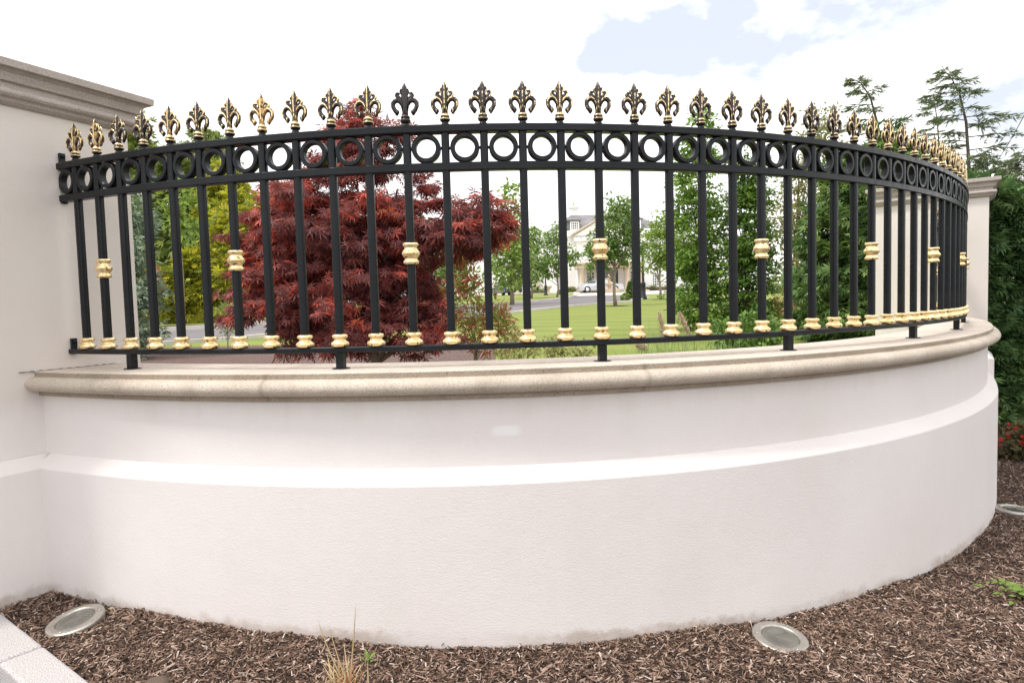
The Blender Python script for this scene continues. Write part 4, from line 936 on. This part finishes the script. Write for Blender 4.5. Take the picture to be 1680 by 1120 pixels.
# low clipped hedges along the house, cone shrubs, fountain, lamps, cars
def small_bush(name, label, px, py, Y, rx, rz, n, size, mat, cat='shrub', group=None, cone=False):
    p = at(px, py, Y); b = (p.x, Y, gz(p.x, Y)); e = empty(name, b); tag(e, label, cat, group)
    env = [((0, 0, rz*Y/FPX*.9), (rx*Y/FPX, rx*Y/FPX, rz*Y/FPX))]
    if cone: env = [((0, 0, rz*Y/FPX*(.3+.42*i)), (rx*Y/FPX*(1-.26*i), rx*Y/FPX*(1-.26*i), rz*Y/FPX*.42)) for i in range(4)]
    foliage('foliage', env, n, rx*Y/FPX*.3, 18, size, T_OVAL, mat, e, inner=.5)
    mb = MB(); mb.tube([(0, 0, -.05), (0, 0, rz*Y/FPX)], [.05, .02], 6); mb.build('stem', M['bark'], e); return e
small_bush('clipped_cone', 'small clipped cone bush left of the portico drive', 923, 482, 60, 5, 8, 60, .16, M['hornbeam_dark'], cone=True)
small_bush('clipped_ball', 'dark egg shaped clipped bush beside the black lamp post', 1036, 490, 37, 7, 15, 70, .13, M['hornbeam_dark'])
small_bush('flower_mound', 'small bright green mound left of the clipped egg bush', 1026, 497, 33, 6, 6, 40, .10, M['bright'])
for x0, x1, lb in ((925, 946, 'low green hedge left of the portico'), (1055, 1110, 'long low green hedge under the right wing windows'), (868, 900, 'low yellow green planting under the left wing')):
    e = empty('low_hedge', (at((x0+x1)/2, 478, 73.2).x, 73.2, HB)); tag(e, lb, 'hedge', 'low hedges along the house')
    w = (x1-x0)*K/2; foliage('foliage', [((0, 0, .28), (w, .4, .28)), ((-w*.5, 0, .28), (w*.5, .4, .28)), ((w*.5, 0, .28), (w*.5, .4, .28))], 60, .25, 16, .16, T_OVAL, M['lime'], e)
    mb = MB(); mb.box(-w*.9, w*.9, -.2, .2, -.1, .35); mb.build('inner_growth', M['bark'], e)
for px, lb in ((967, 'dark potted cone tree left of the mansion door'), (1031, 'dark potted cone tree right of the mansion door')):
    p = at(px, 473, 71.6); e = empty('potted_tree', (p.x, 71.6, HB+.1)); tag(e, lb, 'potted tree', 'potted trees by the mansion door')
    mb = MB(); mb.lathe([(.2, 0), (.28, .1), (.3, .45), (.26, .5)], 12); mb.build('pot', M['sandstone'], e)
    foliage('foliage', [((0, 0, .8+.33*i), (.36-.08*i, .36-.08*i, .25)) for i in range(4)], 50, .12, 14, .12, T_OVAL, M['hornbeam_dark'], e)
p = at(1000, 477, 64); ft_ = empty('fountain', (p.x, 64, gz(0, 64))); tag(ft_, 'tiered sandstone fountain in front of the portico', 'fountain')
mb = MB(); mb.lathe([(1.0, -.1), (1.0, .35), (1.08, .42), (.85, .42), (.8, .3), (.25, .3)], 24); mb.build('basin', M['sandstone'], ft_)
mb = MB(); mb.lathe([(.25, .28), (.16, .5), (.22, .7), (.70, .86), (.74, .92), (.2, .90), (.12, 1.1), (.16, 1.25), (.48, 1.38), (.5, 1.43), (.12, 1.41), (.09, 1.6), (.15, 1.7), (.03, 1.86)], 20); mb.build('bowls', M['sandstone'], ft_)
p = at(899, 481, 63); mb = MB(); mb.lathe([(.3, -.05), (.3, .15), (.14, .3), (.12, .45), (.4, .7), (.42, .85), (.25, .86)], 16); o = mb.build('stone_urn', M['sandstone']); o.location = (p.x, 63, gz(0, 63)); tag(o, 'sandstone urn left of the clipped cone bush', 'urn')
p = at(849, 480, 64); mb = MB(); mb.lathe([(.3, -.05), (.3, .25), (.14, .4), (.12, .6), (.4, .9), (.42, 1.1), (.12, 1.2), (.1, 1.4)], 16); o = mb.build('stone_urn', M['sandstone']); o.location = (p.x, 64, gz(0, 64)); tag(o, 'taller sandstone urn beside the parked dark car', 'urn')
def lamp(px, ptop, Y, label):
    p = at(px, ptop, Y); b = gz(0, Y); H = p.z-b; e = empty('lamp_post', (p.x, Y, b)); tag(e, label, 'lamp post', 'black lamp posts by the drive'); s = H/3.4
    mb = MB(); mb.lathe([(.20, -.05), (.20, .12), (.14, .2), (.13, .75), (.15, .8), (.07, .9), (.06, 1.4), (.045, H-.62*s), (.07, H-.60*s)], 12); mb.build('post', M['iron'], e)
    mb = MB(); mb.lathe([(.08*s, H-.60*s), (.17*s, H-.25*s)], 6, smooth=False); mb.build('lantern_glass', M['pane'], e)
    mb = MB(); mb.lathe([(.19*s, H-.25*s), (.20*s, H-.22*s), (.08*s, H-.08*s), (.02*s, H)], 6, smooth=False); mb.build('lantern_cap', M['iron'], e)
lamp(894, 418, 58, 'black lamp post before the left wing')
lamp(1054, 400, 34, 'black lamp post on the lawn right of the lawn tree')
def car(name, label, px, py, Y, rz, L, paint, W=1.8, Hh=1.42):
    p = at(px, py, Y); e = empty(name, (p.x, Y, gz(p.x, Y)+.02), rz); tag(e, label, 'car')
    prof = [(-.5, .24), (-.5, .52), (-.47, .62), (-.30, .66), (-.16, .96), (.05, 1.0), (.20, .97), (.36, .72), (.47, .66), (.5, .5), (.5, .24)]
    mb = MB(); vs = []
    for y, sc_ in ((-W/2, .9), (-W/2+.12, 1), (W/2-.12, 1), (W/2, .9)):
        for x, z in prof: vs.append((x*L*(1 if sc_ == 1 else .985), y*(1 if z < .7 else .86), .18+(z-.18)*(Hh if z > .3 else 1)*(1 if sc_ == 1 else .985)))
    m = len(prof); mb.add(vs, [(j*m+i, j*m+i+1, (j+1)*m+i+1, (j+1)*m+i) for j in range(3) for i in range(m-1)]+[tuple(range(m-1, -1, -1)), tuple(3*m+i for i in range(m))]+[(j*m, (j+1)*m, (j+1)*m+m-1, j*m+m-1) for j in range(3)], 0, False)
    o = mb.build('body', paint, e); bevel(o, .05, 3)
    mb = MB()
    for s in (-1, 1):
        y = s*(W/2*.845+.028); mb.add([(-.27*L, y, .95), (.33*L, y, .98), (.19*L, y*.965, 1.33), (-.14*L, y*.965, 1.32)], [(0, 1, 2, 3)])
    for xa, xb, za, zb in ((.345*L, .215*L, 1.02, 1.345), (-.285*L, -.175*L, .97, 1.32)):
        sgn = 1 if xa > 0 else -1; mb.add([(xa+sgn*.02, -W*.36, za), (xa+sgn*.02, W*.36, za), (xb+sgn*.02, W*.33, zb), (xb+sgn*.02, -W*.33, zb)], [(0, 1, 2, 3)])
    mb.build('windows', M['pane'], e)
    for sx in (-.31, .31):
        for sy in (-1, 1):
            mb = MB(); mb.tube([(sx*L, sy*(W/2-.2), .33), (sx*L, sy*(W/2+.012), .33)], .33, 18); w = mb.build('wheel', M['tyre'], e)
            mb = MB(); mb.tube([(sx*L, sy*(W/2-.1), .33), (sx*L, sy*(W/2+.02), .33)], .2, 14); mb.build('rim', M['chrome'], w)
    for sx, nm in ((1, 'headlight'), (-1, 'tail_light')):
        for sy in (-1, 1):
            mb = MB(); mb.box(sx*L*.497-.03, sx*L*.497+.03, sy*W*.36-.16, sy*W*.36+.16, .62, .74); mb.build(nm, M['chrome'] if sx > 0 else M['redflower'], e)
    return e
car('parked_car', 'silver car parked in front of the mansion portico', 985, 478, 68.5, PI, 4.6, M['carsilver'])
car('parked_car', 'dark blue car parked left of the mansion behind the shrubs', 831, 481, 66, -PI/2+.35, 4.2, M['carblue'])
# trees behind and beside the house
for i, (px, py, rx, rz, Y, mt, lb) in enumerate([(800, 445, 40, 40, 88, 'mid', 'distant green tree left of the mansion behind the maple'), (745, 440, 40, 45, 90, 'mid', 'distant green tree showing through gaps in the maple'), (650, 400, 60, 55, 60, 'bright', 'yellow green tree showing between the maple layers'), (1150, 440, 40, 40, 92, 'mid', 'distant green tree hidden right of the mansion'), (470, 430, 60, 70, 45, 'lime', 'green tree behind the left side of the maple'), (560, 430, 60, 70, 50, 'mid', 'green tree behind the middle of the maple')]):
    tree('background_tree', lb, 'tree', base_at(px, Y), [E_(px, py, Y, rx, rz), E_(px+rx*.3, py-rz*.3, Y, rx*.6, rz*.7)], 70, Y*.022, 26, Y*.008, T_OVAL, M[mt], .2, group='trees beyond the maple')
mb = MB(); vs = []; n = 60
for i in range(n+1):
    x = 150+700*i/n; h = 14+12*math.sin(i*.21)+5*math.sin(i*.63+1)
    for dx, z in ((0, -2), (60, h*.7), (160, h), (400, h*.4)): vs.append((x, 900+dx, EYE+z))
mb.add(vs, [(i*4+j, (i+1)*4+j, (i+1)*4+j+1, i*4+j+1) for i in range(n) for j in range(3)], 0, True); tag(mb.build('hills', M['hill']), kind='structure')

# ------------------------------------------------------------------ sky, sun, camera
SUN_DIR = Vector((-.46, -.22, .86)).normalized()
el = math.asin(SUN_DIR.z); az = math.atan2(SUN_DIR.x, SUN_DIR.y)
w = bpy.data.worlds.new('World'); sc.world = w; w.use_nodes = True
nt = w.node_tree; N = nt.nodes; L = nt.links
bg = N['Background']
sky = N.new('ShaderNodeTexSky'); sky.sky_type = 'NISHITA'; sky.sun_disc = False; sky.sun_elevation = el; sky.sun_rotation = az; sky.air_density = 1.0; sky.dust_density = 1.5
tc = N.new('ShaderNodeTexCoord')
def wm(op, a, b=None):
    m = N.new('ShaderNodeMath'); m.operation = op
    for i, v in ((0, a), (1, b)):
        if v is None: continue
        if hasattr(v, 'links'): L.new(v, m.inputs[i])
        else: m.inputs[i].default_value = v
    return m.outputs[0]
nz = N.new('ShaderNodeTexNoise'); nz.inputs['Scale'].default_value = 5.0; nz.inputs['Detail'].default_value = 9; nz.inputs['Roughness'].default_value = .60
mp_ = N.new('ShaderNodeMapping'); mp_.inputs['Scale'].default_value = (1, 1, 2.0); L.new(tc.outputs['Generated'], mp_.inputs['Vector']); L.new(mp_.outputs['Vector'], nz.inputs['Vector'])
# gaps of blue between the clouds, as elongated openings in the sky
gap = None
for (px, py), rad, el_ in (((1110, 55), .20, 1.0), ((1020, 80), .15, 1.0), ((1210, 15), .20, 1.2), ((1330, -25), .22, 1.3), ((1480, -70), .24, 1.3), ((1665, 140), .17, 1.0), ((1600, 165), .10, 1.0)):
    d = Vector(ray(px, py)).normalized()
    dt = N.new('ShaderNodeVectorMath'); dt.operation = 'DISTANCE'; L.new(tc.outputs['Generated'], dt.inputs[0]); dt.inputs[1].default_value = d
    g = wm('SUBTRACT', .465, wm('DIVIDE', dt.outputs['Value'], rad)); gap = g if gap is None else wm('MAXIMUM', gap, g)
gap = wm('ADD', wm('MAXIMUM', gap, -1.2), wm('MULTIPLY', wm('SUBTRACT', nz.outputs['Fac'], .5), 1.5))
rp = N.new('ShaderNodeValToRGB'); rp.color_ramp.elements[0].position = .02; rp.color_ramp.elements[0].color = (1, 1, 1, 1); rp.color_ramp.elements[1].position = .27; rp.color_ramp.elements[1].color = (.0, .0, .0, 1)
L.new(gap, rp.inputs['Fac'])
mx = N.new('ShaderNodeMix'); mx.data_type = 'RGBA'; L.new(rp.outputs['Color'], mx.inputs[0])
veil = N.new('ShaderNodeMix'); veil.data_type = 'RGBA'; veil.inputs[0].default_value = .80; L.new(sky.outputs[0], veil.inputs[6]); veil.inputs[7].default_value = (8.2, 8.7, 9.9, 1)
L.new(veil.outputs[2], mx.inputs[6]); 
nz2 = N.new('ShaderNodeTexNoise'); nz2.inputs['Scale'].default_value = 2.2; nz2.inputs['Detail'].default_value = 6; L.new(mp_.outputs['Vector'], nz2.inputs['Vector'])
cr = N.new('ShaderNodeValToRGB'); cr.color_ramp.elements[0].position = .3; cr.color_ramp.elements[0].color = (11.6, 11.6, 11.8, 1); cr.color_ramp.elements[1].position = .7; cr.color_ramp.elements[1].color = (15.5, 15.4, 15.3, 1)
L.new(nz2.outputs['Fac'], cr.inputs['Fac']); L.new(cr.outputs['Color'], mx.inputs[7])
L.new(mx.outputs[2], bg.inputs['Color']); bg.inputs['Strength'].default_value = .10
sl = bpy.data.lights.new('Sun', 'SUN'); sl.energy = 2.0; sl.angle = R_(10); sl.color = (1, .96, .90)
so = bpy.data.objects.new('Sun', sl); col.objects.link(so); so.rotation_euler = SUN_DIR.to_track_quat('Z', 'Y').to_euler()
cam = bpy.data.cameras.new('Camera'); cam.sensor_width = 36; cam.lens = 36*FPX/1680; cam.clip_start = .05; cam.clip_end = 6000
co = bpy.data.objects.new('Camera', cam); col.objects.link(co)
co.matrix_world = Matrix.Translation((0, 0, EYE)) @ Matrix.Rotation(PI/2+PITCH, 4, 'X') @ Matrix.Rotation(-ROLL, 4, 'Z')
sc.camera = co
sc.view_settings.view_transform = 'Standard'; sc.view_settings.look = 'None'; sc.view_settings.exposure = 0.26; sc.view_settings.gamma = 1
sc.render.engine = 'CYCLES'; sc.cycles.max_bounces = 8; sc.cycles.transparent_max_bounces = 8; sc.cycles.use_denoising = True
